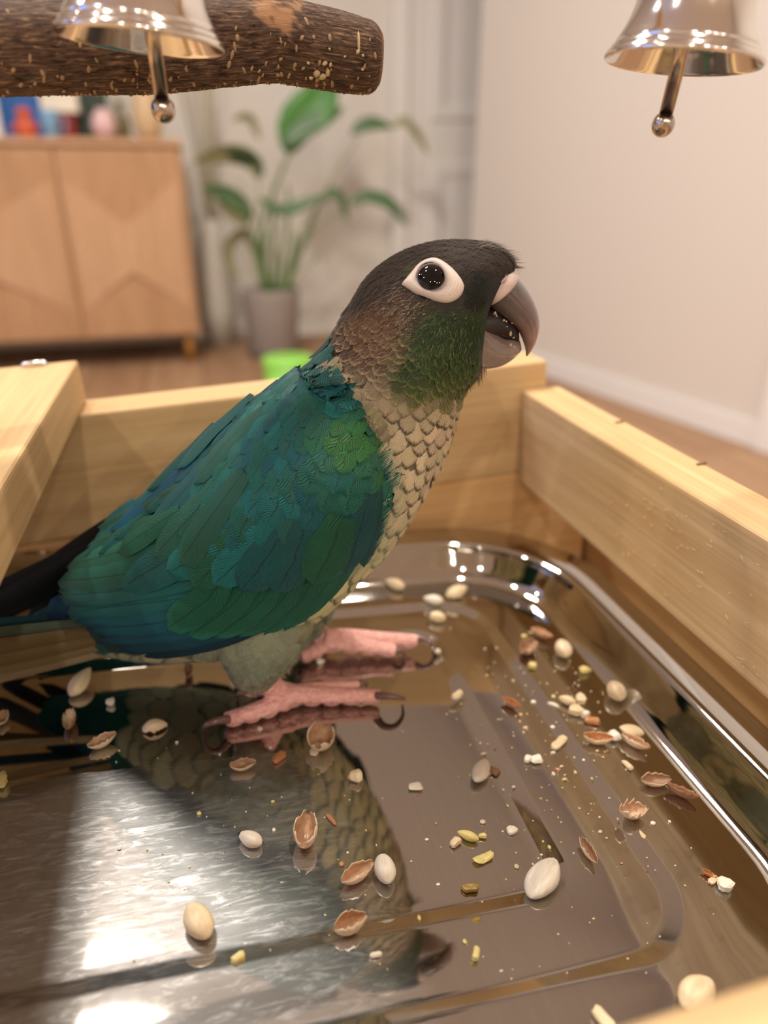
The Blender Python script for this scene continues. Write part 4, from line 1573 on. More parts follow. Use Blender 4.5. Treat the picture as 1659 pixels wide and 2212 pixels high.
# mantle: feathers that run from the nape over the root of the wing
UNION_BVH = BVHTree.FromPolygons(core_v+wing_v, core_f+[tuple(i+len(core_v) for i in f) for f in wing_f])
random.seed(31)
MREG = [(648, 790), (695, 738), (710, 706), (702, 770), (716, 812), (738, 850), (766, 890), (735, 900), (690, 862), (650, 832)]
mc = []
for _ in range(4000):
    x, y = random.uniform(580, 810), random.uniform(700, 930)
    if inside(MREG, x, y) and y > 728 and all((x-a)**2+(y-b_)**2 > 17**2 for a, b_ in mc):
        mc.append((x, y))
mc.sort(key=lambda q: q[0]-q[1])
print('mantle', len(mc))
for i, (x, y) in enumerate(mc):
    ang = R(np.interp(y, [720, 800, 900], [132, 138, 125]))+random.uniform(-0.15, 0.15)
    Lp = np.interp(x, [600, 700, 800], [78, 62, 46])
    dx, dy = cos(ang), sin(ang)
    pts = []
    for t in (-0.6, -0.1, 0.4):
        h_ = UNION_BVH.ray_cast(CAM, ray(x+dx*Lp*t, y+dy*Lp*t).normalized())
        if h_[0] is not None:
            pts.append(h_[0])
    if len(pts) < 3:
        continue
    z_ = (pts[1]-CAM).dot(FW)
    c = jit(lerp3(srgb(16, 76, 70), srgb(26, 90, 88), random.random()), 0.12, 0.04)
    k = sstep(35, 0, abs(x-np.interp(y, [700, 780, 860, 920], [722, 728, 770, 815])))
    c = lerp3(c, srgb(62, 66, 60), 0.5*k)
    Feathers().add(pts, Lp*random.uniform(0.5, 0.66)*z_/FPX, CORE_BVH, c, tuple(v*1.3 for v in c), 0.3, 0.85, 0.0018, 0.0046-0.0006*i/len(mc), 0.0002, 8, 7, 0.00078, 1.6, 0.5, taper=0.5, jag=0.02, lateral=True).build('mantle_feather', WING_M, bird)
for F, nm in ((head_f, 'head_feathers'), (neck_f, 'neck_feathers'), (back_f, 'back_feathers')):
    tag(F.build(nm, DOWN_M, bird), kind='stuff')
# ruff: feathers of the neck's side that overhang the front of the wing
random.seed(62)
rc = []
line = resample([(716, 800), (735, 838), (762, 872), (795, 905), (818, 945)], 120)
for i_ in range(1600):
    px, py = line[random.randrange(120)]
    x, y = px+random.uniform(-20, 14), py+random.uniform(-12, 12)
    if all((x-a)**2+(y-b_)**2 > 9**2 for a, b_ in rc):
        rc.append((x, y))
rc.sort(key=lambda q_: q_[0]-0.8*q_[1])
ruff = Feathers()
for i_, (x, y) in enumerate(rc):
    ang = R(128)+random.uniform(-0.3, 0.3)
    pts = []
    for t in (-15, 0, 15):
        h_ = UNION_BVH.ray_cast(CAM, ray(x+cos(ang)*t, y+sin(ang)*t).normalized())
        if h_[0] is not None:
            pts.append(h_[0])
    if len(pts) == 3 and (pts[0]-pts[2]).length < 0.008:
        k = x-np.interp(y, [780, 838, 872, 905, 950], [694, 716, 744, 782, 812])
        c = jit(lerp3(srgb(26, 80, 74), srgb(150, 136, 108), sstep(-16, 12, k+random.uniform(-6, 6))), 0.2, 0.05)
        ruff.comb(pts, 0.0024, UNION_BVH, c, tuple(v*0.6 for v in c), 0.4, 0.0012, 0.0022, nb=10, bw=0.00014, dark=0.75)
tag(ruff.build('ruff_feathers', DOWN_M, bird), kind='stuff')
# thigh feathers on both lobes
random.seed(4)
th = Feathers()
for (x0, x1, y0, y1, yb, num) in ((455, 690, 1300, 1478, NEAR_Y, 150), (585, 735, 1270, 1388, FAR_Y, 60)):
    for k in range(num):
        y = y0+(y1-y0)*(k/num)**0.85
        mid = np.interp(y, [y0, y1], [(x0+x1)/2, (x0+x1)/2-22])
        hw = np.interp(y, [y0, y0+70, y1-40, y1], [(x1-x0)/2, (x1-x0)/2-4, 55, 22])
        x = mid+random.uniform(-1, 1)*hw
        P = bp(x, y, yb/1000)
        side_ = -1 if (yb < 0 or random.random() < 0.5) else 1
        hit = CORE_BVH.ray_cast(P+YB*(0.03*side_), YB*(-side_))
        if hit[0] is None:
            continue
        Q, nn_ = hit[0], hit[1]
        d = (-ZB+XB*random.uniform(-0.25, 0.10)-XB*0.12)
        d = (d-nn_*d.dot(nn_)).normalized()
        L = random.uniform(0.006, 0.0085)
        c = jit(lerp3(srgb(150, 152, 128), srgb(168, 150, 126), sstep(1400, 1460, y)), 0.12, 0.04)
        e = lerp3(c, srgb(104, 126, 116), 0.6)
        th.comb([Q-d*L*0.5, Q, Q+d*L*0.5], L*0.7, CORE_BVH, c, e, 0.6, 0.0, 0.0008, nb=11, bw=0.00016, rmin=0.35, vane=0.95, dark=0.92, ves=0.5, vl=7, vw=2, vbs=0.35)
tag(th.build('thigh_feathers', DOWN_M, bird), kind='stuff')


# ---- fine loose barbs: at the wing's front edge, on the cheeks, thighs and forehead
class Wisps:
    def __init__(s):
        s.v, s.f, s.c = [], [], []

    def add(s, p, d, nor, L, w_, col, bend=0.2, n=4):
        b0 = len(s.v)
        sd = d.cross(nor)
        sd = sd.normalized() if sd.length > 1e-6 else d.orthogonal().normalized()
        for i in range(n):
            t = i/(n-1)
            c = p+d*(L*t)+nor*(L*bend*t*t)
            ww = w_*(1-0.85*t)/2
            s.v += [c-sd*ww, c+sd*ww]
            s.c += [col, col]
        for i in range(n-1):
            a = b0+2*i
            s.f.append((a, a+1, a+3, a+2))

    def build(s, name, parent):
        return tag(mesh_obj(name, s.v, s.f, WISP_M, parent, cols=s.c), kind='stuff')


m, nt, b = new_mat('loose_barbs')
fa = N(nt, 'ShaderNodeAttribute', attribute_name='fcol')
nt.links.new(fa.outputs['Color'], b.inputs['Base Color'])
b.inputs['Roughness'].default_value = 0.6
WISP_M = m


def on_body(px, py):
    h_ = CORE_BVH.ray_cast(CAM, ray(px, py).normalized())
    return h_[0], h_[1]


random.seed(8)
W1 = Wisps()
edge = resample([(818, 948), (828, 1000), (826, 1060), (806, 1120), (776, 1185)], 240)
for px, py in edge:
    for k in range(2):
        hx, hy = px+random.uniform(-4, 14), py+random.uniform(-4, 4)
        h_ = UNION_BVH.ray_cast(CAM, ray(hx, hy).normalized())
        P, nn_ = h_[0], h_[1]
        if P is None:
            continue
        d = (-XB*random.uniform(0.5, 1.0)-ZB*random.uniform(0.2, 0.9)) if py > 900 else (-XB*0.6-ZB*random.uniform(0.6, 1.0))
        d = (d-nn_*d.dot(nn_)).normalized()
        c = jit(lerp3(srgb(190, 180, 142), srgb(70, 120, 100), random.random()*0.9), 0.15)
        W1.add(P+nn_*0.0056, d, nn_, random.uniform(0.0012, 0.0026), 0.0001, c, 0.03)
for k in range(900):       # cheek and ear streaks
    x, y = random.gauss(840, 66), random.gauss(715, 55)
    if inside(EYE_POLY, x, y) or x > 1020:
        continue
    P, nn_ = on_body(x, y)
    if P is None:
        continue
    d = -XB*random.uniform(0.6, 1.0)-ZB*random.uniform(0.0, 0.9)
    d = (d-nn_*d.dot(nn_)).normalized()
    c = body_color(x, y)[1]
    W1.add(P+nn_*0.0005, d, nn_, random.uniform(0.0010, 0.0022), 0.00007, jit(lerp3(c, body_color(x, y)[0], random.random()), 0.25), 0.03)
for k in range(450):       # cheek feathers' yellow-green barb ends
    x, y = random.gauss(975, 45), random.gauss(770, 40)
    if x > 1030 or x < 860:
        continue
    P, nn_ = on_body(x, y)
    if P is None:
        continue
    d = -XB*random.uniform(-0.5, 0.7)-ZB*1.0
    d = (d-nn_*d.dot(nn_)).normalized()
    W1.add(P+nn_*0.0005, d, nn_, random.uniform(0.0008, 0.0018), 0.00008, jit(lerp3(srgb(50, 74, 38), srgb(140, 132, 74), random.random()**3), 0.2), 0.06)
W1.build('loose_barbs', bird)
W2 = Wisps()
for k in range(520):       # tuft over the cere
    t = random.random()
    x, y = 1030+84*t+random.uniform(-6, 6), 522+10*t+44*t*t*random.random()+random.uniform(0, 10)
    P = bp(x, y, random.uniform(-1, 1)*0.006*(1-0.4*t))
    l, nn_, _, _ = BODY_BVH.find_nearest(P)
    d = (XB*random.uniform(0.45, 1.0)+nn_*random.uniform(0.0, 0.35)-ZB*random.uniform(0.0, 1.3)*t).normalized()
    W2.add(l, d, nn_, random.uniform(0.0016, 0.0034), 0.00024, jit(lerp3(srgb(52, 44, 38), srgb(96, 82, 62), random.random()**2), 0.15), -0.12)
for k in range(260):       # chin
    x, y = random.uniform(1000, 1062), random.uniform(796, 838)
    if y > 800+(1062-x)*0.75:
        continue
    P = bp(x-12, y-10, random.uniform(-1, 1)*0.005)
    d = (XB*random.uniform(-0.1, 0.3)-ZB).normalized()
    W2.add(P, d, -YB, random.uniform(0.002, 0.004), 0.0003, jit(lerp3(srgb(46, 44, 30), srgb(150, 140, 108), random.random()**1.5), 0.2), 0.05)
for k in range(420):       # wispy lower edge of the thigh
    x = random.uniform(500, 640)
    y = np.interp(x, [500, 560, 600, 640], [1462, 1474, 1455, 1400])+random.uniform(-14, 4)
    P = bp(x, y, NEAR_Y/1000+random.uniform(-1, 1)*0.004)
    d = (-ZB+XB*random.uniform(-0.3, 0.5 if x > 580 else 0.1)).normalized()
    W2.add(P, d, -YB, random.uniform(0.002, 0.0042), 0.00016, jit(srgb(176, 162, 138), 0.2), random.uniform(-0.2, 0.3))
W2.build('tuft_barbs', bird)
# ---- eye, beak, cere, feet
def head_hit(px, py):
    h_ = BODY_BVH.ray_cast(CAM, ray(px, py).normalized())
    return h_[0], h_[1]


m, nt, b = new_mat('eye_skin')
f1 = noise(nt, 220, 4, stretch=(1, 1, 0.5))
wv = N(nt, 'ShaderNodeUVMap', uv_map='UVMap')
sp = nt.nodes.new('ShaderNodeSeparateXYZ')
nt.links.new(wv.outputs[0], sp.inputs[0])
wr_ = math_node(nt, 'SINE', math_node(nt, 'ADD', math_node(nt, 'MULTIPLY', sp.outputs[1], 46.0), math_node(nt, 'MULTIPLY', f1, 24.0)))
col = mix_col(nt, f1, srgb(206, 190, 182), srgb(236, 220, 206))
col = mix_col(nt, ramp(nt, wr_, [(0.0, 0.22), (0.4, 0.0)]), col, srgb(150, 126, 116))
col = mix_col(nt, ramp(nt, sp.outputs[1], [(0.55, 0.0), (0.80, 0.35), (0.97, 0.9)]), col, srgb(100, 84, 82))
nt.links.new(col, b.inputs['Base Color'])
b.inputs['Roughness'].default_value = 0.5
b.inputs['Subsurface Weight'].default_value = 0.15
b.inputs['Subsurface Scale'].default_value = 0.001
bump(nt, b, wr_, 0.06, 0.0002)
EYE_SKIN = m
C0, N0 = head_hit(*EC)
outl = resample(EYE_POLY+[EYE_POLY[0]], 73)[:-1]
zc = (C0-CAM).dot(FW)


def eye_patch(mir):
    vs, uv, fs = [], [], []
    nr_ = 9
    for j in range(nr_):
        t = j/(nr_-1)
        for k, (px, py) in enumerate(outl):
            a = atan2(py-EC[1], px-EC[0])
            ix, iy = EC[0]+28.5*cos(a), EC[1]+28.5*sin(a)
            x, y = px+(ix-px)*t, py+(iy-py)*t
            P, n_ = head_hit(x, y)
            if P is None:
                P, n_ = C0, N0
            l = 0.0004+0.0011*sin(pi/2*min(1, t*1.3))
            if t < 0.02:
                l = -0.0003
            P = P+n_*l
            vs.append(mirror(P) if mir else P)
            uv.append((k/72, t))
    for j in range(nr_-1):
        for k in range(72):
            k2 = (k+1) % 72
            q = (j*72+k, j*72+k2, (j+1)*72+k2, (j+1)*72+k)
            fs.append(q if mir else tuple(reversed(q)))
    return mesh_obj('eye_ring', vs, fs, EYE_SKIN, bird, uvs=uv)


m, nt, b = new_mat('eyeball')
tc = nt.nodes.new('ShaderNodeTexCoord')
ln = nt.nodes.new('ShaderNodeVectorMath')
ln.operation = 'LENGTH'
mp = N(nt, 'ShaderNodeMapping', ins={'Scale': (1, 1, 0)})
nt.links.new(tc.outputs['Object'], mp.inputs[0])
nt.links.new(mp.outputs[0], ln.inputs[0])
nt.links.new(ramp(nt, math_node(nt, 'DIVIDE', ln.outputs['Value'], 0.0047), [(0.46, (0.002, 0.0015, 0.0015)), (0.54, (0.010, 0.005, 0.004)), (0.7, (0.02, 0.012, 0.010))]), b.inputs['Base Color'])
b.inputs['Roughness'].default_value = 0.03
b.inputs['Specular IOR Level'].default_value = 0.3
b.inputs['Coat Weight'].default_value = 0.25
b.inputs['Coat Roughness'].default_value = 0.01
EYE_M = m
lid_m = simple_mat('eyelid_skin', srgb(92, 76, 74), 0.5)
for mir in (False, True):
    ring = eye_patch(mir)
    n_ = mirror(C0+N0)-mirror(C0) if mir else N0
    c_ = (mirror(C0) if mir else C0)+n_*(-0.0026)
    rad = 0.0047
    q = n_.to_track_quat('Z', 'Y')
    bm = bmesh.new()
    bmesh.ops.create_uvsphere(bm, u_segments=40, v_segments=28, radius=rad)
    eo = bm_obj('eyeball', bm, EYE_M, None, True)
    eo.matrix_world = Matrix.Translation(c_) @ q.to_matrix().to_4x4()
    eo.parent = bird
    eo.matrix_parent_inverse = world_of(bird).inverted()
    tag(eo, 'glossy black eye')
    Mq = Matrix.Translation((mirror(C0) if mir else C0)+n_*0.00105) @ q.to_matrix().to_4x4()
    tp = [Mq @ Vector((0.00285*cos(2*pi*k/40), 0.00285*sin(2*pi*k/40), 0)) for k in range(41)]
    v, f = tube_data(tp, 0.00032, 8, cap=False)
    mesh_obj('eyelid', v, f, lid_m, bird)


def loft(name, secs, mat, n=30, m_=26, y=0.0, power=1.0, parent=None, cols=None, flat=0.0):
    S = resample(np.array([[*a, *b_, w_] for a, b_, w_ in secs], dtype=float), m_)
    vs, fs = [], []
    for row in S:
        A, B_ = bp(row[0], row[1], y), bp(row[2], row[3], y)
        c, hv = (A+B_)/2, (A-B_)/2
        for k in range(n):
            t = 2*pi*k/n
            ct, st_ = cos(t), sin(t)
            ct = math.copysign(abs(ct)**power, ct)
            vs.append(c+hv*ct-YB*(row[4]/1000*math.copysign(abs(st_)**power, st_)))
    for i in range(m_-1):
        for k in range(n):
            k2 = (k+1) % n
            fs.append((i*n+k, (i+1)*n+k, (i+1)*n+k2, i*n+k2))
    fs.append(tuple(range(n)))
    fs.append(tuple(reversed(range((m_-1)*n, m_*n))))
    return mesh_obj(name, vs, fs, mat, parent or bird)


def horn(name, c1, c2, c3, axis_px):
    m, nt, b = new_mat(name)
    tc = nt.nodes.new('ShaderNodeTexCoord')
    g = noise(nt, 130, 4, stretch=(1, 1, 1), dist=1.2)
    g2 = noise(nt, 420, 3, stretch=(1, 1, 0.25))
    gm = N(nt, 'ShaderNodeSeparateXYZ')
    nt.links.new(tc.outputs['Generated'], gm.inputs[0])
    h = math_node(nt, 'ADD', math_node(nt, 'MULTIPLY', gm.outputs[2], -1.0), 1.0)
    t = math_node(nt, 'ADD', h, math_node(nt, 'MULTIPLY', math_node(nt, 'SUBTRACT', g, 0.5), 0.7))
    c = ramp(nt, t, [(0.2, c1), (0.55, c2), (0.95, c3)])
    c = mix_col(nt, ramp(nt, g2, [(0.45, 0.22), (0.7, 0.0)]), c, (0.05, 0.04, 0.04))
    nt.links.new(c, b.inputs['Base Color'])
    b.inputs['Roughness'].default_value = 0.16
    b.inputs['Subsurface Weight'].default_value = 0.3
    b.inputs['Subsurface Radius'].default_value = (1.0, 0.6, 0.5)
    b.inputs['Subsurface Scale'].default_value = 0.0015
    b.inputs['Coat Weight'].default_value = 0.6
    b.inputs['Coat Roughness'].default_value = 0.1
    bump(nt, b, g2, 0.15, 0.0002)
    return m


UP_M = horn('beak_horn', srgb(92, 83, 82), srgb(122, 103, 99), srgb(172, 134, 124), 0)
LO_M = horn('lower_beak_horn', srgb(122, 102, 95), srgb(134, 116, 106), srgb(166, 144, 132), 0)
loft('upper_mandible', [((1098, 584), (1036, 648), 6.8), ((1113, 595), (1049, 656), 6.6), ((1131, 613), (1064, 670), 6.1), ((1148, 640), (1083, 684), 5.5), ((1160, 668), (1102, 698), 4.7), ((1165, 697), (1117, 712), 3.8), ((1161, 726), (1127, 732), 2.7), ((1151, 751), (1134, 752), 1.6), ((1140, 768), (1136, 768), 0.5)], UP_M, 40, 40, power=0.9)
loft('lower_mandible', [((1010, 668), (1008, 788), 6.3), ((1028, 676), (1026, 794), 6.6), ((1048, 690), (1050, 794), 6.2), ((1066, 708), (1078, 789), 5.4), ((1086, 724), (1099, 779), 4.4), ((1107, 728), (1116, 766), 3.2), ((1122, 735), (1125, 757), 1.6)], LO_M, 36, 30, power=0.85)
mouth_m = simple_mat('mouth_skin', srgb(66, 40, 42), 0.35, var=0.2, scale=300)
loft('mouth', [((1020, 640), (1018, 740), 5.6), ((1045, 655), (1050, 745), 5.2), ((1068, 655), (1075, 735), 4.2), ((1086, 670), (1092, 738), 3.6), ((1106, 686), (1112, 742), 2.6), ((1118, 700), (1120, 744), 1.8)], simple_mat('mouth_dark', srgb(34, 20, 20), 0.5), 24, 12)
loft('tongue', [((1050, 690), (1055, 720), 3.6), ((1072, 697), (1078, 728), 3.6), ((1092, 706), (1098, 732), 3.0), ((1104, 716), (1107, 730), 1.6)], mouth_m, 24, 14)
m, nt, b = new_mat('cere_skin')
g = noise(nt, 260, 4)
nt.links.new(ramp(nt, g, [(0.35, srgb(176, 152, 148)), (0.6, srgb(222, 200, 192))]), b.inputs['Base Color'])
b.inputs['Roughness'].default_value = 0.5
b.inputs['Subsurface Weight'].default_value = 0.2
b.inputs['Subsurface Scale'].default_value = 0.001
bump(nt, b, g, 0.3, 0.0003)
CERE_M = m
cere = loft('cere', [((1056, 566), (1038, 640), 6.2), ((1070, 566), (1040, 650), 7.0), ((1086, 570), (1043, 655), 7.6), ((1102, 578), (1047, 657), 7.8), ((1113, 589), (1051, 658), 7.4), ((1118, 598), (1056, 656), 6.4), ((1112, 603), (1062, 648), 4.6)], CERE_M, 40, 22, power=0.92)
CB = BVHTree.FromPolygons([cere.matrix_basis @ v.co for v in cere.data.vertices], [tuple(p.vertices) for p in cere.data.polygons])
hit = CB.ray_cast(CAM, ray(1081, 595).normalized())
nos_m = simple_mat('nostril', srgb(92, 48, 40), 0.6)
if hit[0]:
    q = hit[1].to_track_quat('Z', 'Y')
    for mir in (False, True):
        p0 = mirror(hit[0]) if mir else hit[0]
        n_ = (mirror(hit[0]+hit[1])-mirror(hit[0])) if mir else hit[1]
        Mq = Matrix.Translation(p0+n_*0.0001) @ n_.to_track_quat('Z', 'Y').to_matrix().to_4x4() @ Matrix.Diagonal((0.0008, 0.0012, 0.0004, 1))
        bm = bmesh.new()
        bmesh.ops.create_uvsphere(bm, u_segments=16, v_segments=10, radius=1.0)
        bm.transform(Mq)
        bm_obj('nostril', bm, nos_m, cere, True)
        Mr = Matrix.Translation(p0+n_*0.0001) @ n_.to_track_quat('Z', 'Y').to_matrix().to_4x4()
        v, f = tube_data([Mr @ Vector((0.0010*cos(2*pi*k/20), 0.0015*sin(2*pi*k/20), 0)) for k in range(21)], 0.00042, 8, cap=False)
        mesh_obj('nostril_rim', v, f, CERE_M, cere)
# bits of food stuck to the beak
random.seed(17)
crumb_m = simple_mat('seed_paste', srgb(206, 190, 150), 0.7, var=0.25, scale=600)
bm = bmesh.new()
for k in range(26):
    t = random.random()
    x, y = [(1066+50*t, 676+30*t), (1098+22*t, 706+48*t), (1100+24*t, 742+18*t)][k % 3]
    P = bp(x+random.uniform(-3, 3), y+random.uniform(-3, 3), -(0.0050-0.0034*t)+random.uniform(-0.0006, 0.0004))
    g_ = bmesh.ops.create_icosphere(bm, subdivisions=1, radius=random.uniform(0.00010, 0.0003))['verts']
    for v in g_:
        v.co = Vector((v.co.x*random.uniform(0.7, 1.4), v.co.y, v.co.z*random.uniform(0.6, 1.2)))+P
tag(bm_obj('food_bits', bm, crumb_m, bird), 'pale seed paste stuck to the beak', kind='stuff')

# ---- feet
m, nt, b = new_mat('foot_skin')
g = noise(nt, 700, 3)
vo = nt.nodes.new('ShaderNodeTexVoronoi')
vo.inputs['Scale'].default_value = 1100
tc = nt.nodes.new('ShaderNodeTexCoord')
nt.links.new(tc.outputs['Object'], vo.inputs['Vector'])
nt.links.new(mix_col(nt, ramp(nt, g, [(0.3, 0.0), (0.7, 1.0)]), srgb(218, 150, 142), srgb(240, 190, 180)), b.inputs['Base Color'])
b.inputs['Roughness'].default_value = 0.5
b.inputs['Subsurface Weight'].default_value = 0.3
b.inputs['Subsurface Radius'].default_value = (1.0, 0.4, 0.3)
b.inputs['Subsurface Scale'].default_value = 0.0015
bump(nt, b, vo.outputs['Distance'], 0.6, 0.0006)
FOOT_M = m
m, nt, b = new_mat('claw_horn')
b.inputs['Base Color'].default_value = (*srgb(96, 66, 62), 1)
b.inputs['Roughness'].default_value = 0.18
b.inputs['Coat Weight'].default_value = 0.5
nt.links.new(mix_col(nt, noise(nt, 300, 3), srgb(78, 54, 52), srgb(140, 104, 96)), b.inputs['Base Color'])
CLAW_M = m


def toe_tube(path, r0, r1, pads, n=14, m_=46):
    """path: (px, py, height) on the tray; thickness r0 to r1 with pads under it"""
    Q = resample([tuple(TRAY.at(px, py, h+0.00055+(0.0012 if py < 1400 else 0.0006 if py < 1440 else 0))) for px, py, h in path], m_)
    vs, fs = [], []
    zt = TRAY.z
    for i in range(m_):
        t = i/(m_-1)
        c = Vector(Q[i])
        tan = Vector(Q[min(i+1, m_-1)]-Q[max(i-1, 0)]).normalized()
        sd = tan.cross(zt).normalized()
        nv = sd.cross(tan).normalized()
        r_ = r0+(r1-r0)*t
        pad = abs(sin(pi*pads*t))**0.7 if pads else 0.6
        for k in range(n):
            a = 2*pi*k/n
            sx, sz = cos(a), sin(a)
            rr_ = r_*(1+0.035*sin(t*110))
            if sz < 0:
                rr_ = r_*(0.66+0.46*pad*(-sz))
            vs.append(c+sd*(rr_*sx)+nv*(rr_*sz))
    for i in range(m_-1):
        for k in range(n):
            k2 = (k+1) % n
            fs.append((i*n+k, i*n+k2, (i+1)*n+k2, (i+1)*n+k))
    fs.append(tuple(reversed(range(n))))
    fs.append(tuple(range((m_-1)*n, m_*n)))
    return vs, fs


def foot(label, toes, shank):
    vs, fs = [], []
    for args in toes:
        v, f = toe_tube(*args[:4])
        fs += [tuple(i+len(vs) for i in q) for q in f]
        vs += v
    pts, rad = shank
    v, f = tube_data([Vector(p) for p in resample([tuple(p) for p in pts], 14)], list(np.interp(np.linspace(0, 1, 14), np.linspace(0, 1, len(rad)), rad)), 16)
    fs += [tuple(i+len(vs) for i in q) for q in f]
    vs += v
    o = mesh_obj('foot', vs, fs, FOOT_M, bird)
    md = o.modifiers.new('skin', 'REMESH')
    md.mode = 'VOXEL'
    md.voxel_size = 0.00034
    md.use_smooth_shade = True
    md2 = o.modifiers.new('soft', 'SMOOTH')
    md2.factor = 0.5
    md2.iterations = 3
    tag(o, label)
    for args in toes:
        claw = args[4]
        if claw:
            Q = [TRAY.at(px, py, h+(0.0010 if py < 1400 else 0.0003)) for px, py, h in claw]
            C_ = [Vector(p) for p in resample([tuple(q) for q in Q], 18)]
            v, f = tube_data(C_, [0.00118*(1-0.80*(i/17)**1.2) for i in range(18)], 12)
            mesh_obj('claw', v, f, CLAW_M, o)
    return o


h = 0.0022
foot('near pink scaly foot', [
    ([(612, 1503, 0.0036), (660, 1503, 0.0028), (740, 1505, h), (822, 1505, 0.0021)], 0.0031, 0.0019, 5, [(814, 1503, 0.0032), (834, 1503, 0.0047), (858, 1506, 0.0045), (873, 1510, 0.0026), (870, 1513, 0.0004)]),
    ([(628, 1503, 0.0034), (590, 1524, 0.0026), (540, 1542, 0.0022), (486, 1556, 0.0020)], 0.0031, 0.0020, 4, [(493, 1554, 0.0032), (468, 1557, 0.0045), (447, 1565, 0.0036), (438, 1573, 0.0014), (442, 1576, 0.0003)]),
    ([(640, 1496, 0.0034), (690, 1488, 0.0026), (740, 1484, 0.0022), (775, 1480, 0.0019)], 0.0022, 0.0014, 4, [(770, 1479, 0.0022), (784, 1475, 0.0026), (792, 1480, 0.0014), (790, 1484, 0.0003)]),
    ([(625, 1494, 0.0034), (590, 1490, 0.0026), (555, 1492, 0.0022), (530, 1497, 0.0019)], 0.0024, 0.0015, 3, [(534, 1496, 0.0022), (520, 1496, 0.0026), (512, 1503, 0.0012), (514, 1506, 0.0003)])],
    ([bp(545, 1440, NEAR_Y/1000), bp(570, 1468, NEAR_Y/1000), TRAY.at(600, 1492, 0.0050), TRAY.at(632, 1502, 0.0034)], [0.0030, 0.0028, 0.0030, 0.0030]))
foot('far pink scaly foot', [
    ([(700, 1382, 0.0040), (760, 1380, 0.0032), (830, 1383, 0.0026), (900, 1385, 0.0022)], 0.0034, 0.0021, 5, [(893, 1382, 0.0032), (915, 1380, 0.0040), (934, 1392, 0.0026), (938, 1402, 0.0010), (934, 1404, 0.0003)]),
    ([(700, 1388, 0.0036), (760, 1395, 0.0028), (815, 1402, 0.0024), (855, 1408, 0.0021)], 0.0028, 0.0018, 4, [(850, 1406, 0.0026), (866, 1404, 0.0030), (874, 1414, 0.0014), (872, 1418, 0.0003)]),
    ([(712, 1385, 0.0036), (690, 1402, 0.0028), (668, 1414, 0.0024), (650, 1420, 0.0021)], 0.0028, 0.0019, 3, [(654, 1418, 0.0026), (644, 1422, 0.0026), (640, 1430, 0.0012), (643, 1433, 0.0003)]),
    ([(704, 1378, 0.0036), (670, 1376, 0.0028), (640, 1378, 0.0022)], 0.0024, 0.0016, 3, None)],
    ([bp(655, 1330, FAR_Y/1000), bp(668, 1352, FAR_Y/1000), TRAY.at(690, 1374, 0.0052), TRAY.at(710, 1382, 0.0040)], [0.0032, 0.0032, 0.0034, 0.0034]))
# ------------------------------------------------------------------ perch branch, post, bells
m, nt, b = new_mat('bark')
fa = N(nt, 'ShaderNodeAttribute', attribute_name='fcol')
uvn = N(nt, 'ShaderNodeUVMap', uv_map='UVMap')
f1 = noise(nt, 1.0, 6, stretch=(9, 70, 1), vec=uvn.outputs[0], rough=0.65, dist=0.8)
f2 = noise(nt, 1.0, 4, stretch=(9, 14, 1), vec=uvn.outputs[0])
f3 = noise(nt, 1.0, 3, stretch=(120, 40, 1), vec=uvn.outputs[0])
c = ramp(nt, f1, [(0.34, srgb(30, 20, 16)), (0.46, srgb(70, 50, 40)), (0.56, srgb(112, 86, 68)), (0.68, srgb(168, 138, 110))])
c = mix_col(nt, ramp(nt, f2, [(0.4, 0.0), (0.7, 0.35)]), c, srgb(128, 104, 84))
c = mix_col(nt, fa.outputs['Fac'], c, mix_col(nt, f1, srgb(150, 104, 70), srgb(206, 160, 118)))
nt.links.new(c, b.inputs['Base Color'])
b.inputs['Roughness'].default_value = 0.75
b.inputs['Specular IOR Level'].default_value = 0.25
bump(nt, b, math_node(nt, 'ADD', f1, math_node(nt, 'MULTIPLY', f3, 0.4)), 0.8, 0.0008)
BARK = m
random.seed(12)
axis = [((822, 127), 0.1500, 60), ((792, 124), 0.1495, 69), ((730, 113), 0.1480, 75), ((645, 98), 0.1463, 78), ((590, 89), 0.1452, 80), ((500, 93), 0.1430, 82), ((380, 99), 0.1395, 85), ((240, 103), 0.1350, 87), ((100, 105), 0.1305, 88), ((0, 106), 0.1275, 89), ((-160, 107), 0.1230, 91)]
A = resample([(*at_depth(px[0], px[1], z), r_*z/FPX) for px, z, r_ in axis], 110)
ext = A[-1, :3]+(A[-1, :3]-A[-8, :3])/np.linalg.norm(A[-1, :3]-A[-8, :3])*0.05
A = np.vstack([A, np.array([[*ext, A[-1, 3]]])])
nb_ = 64
vs, fs, uv, cl = [], [], [], []
su = 0.0
nrm = None
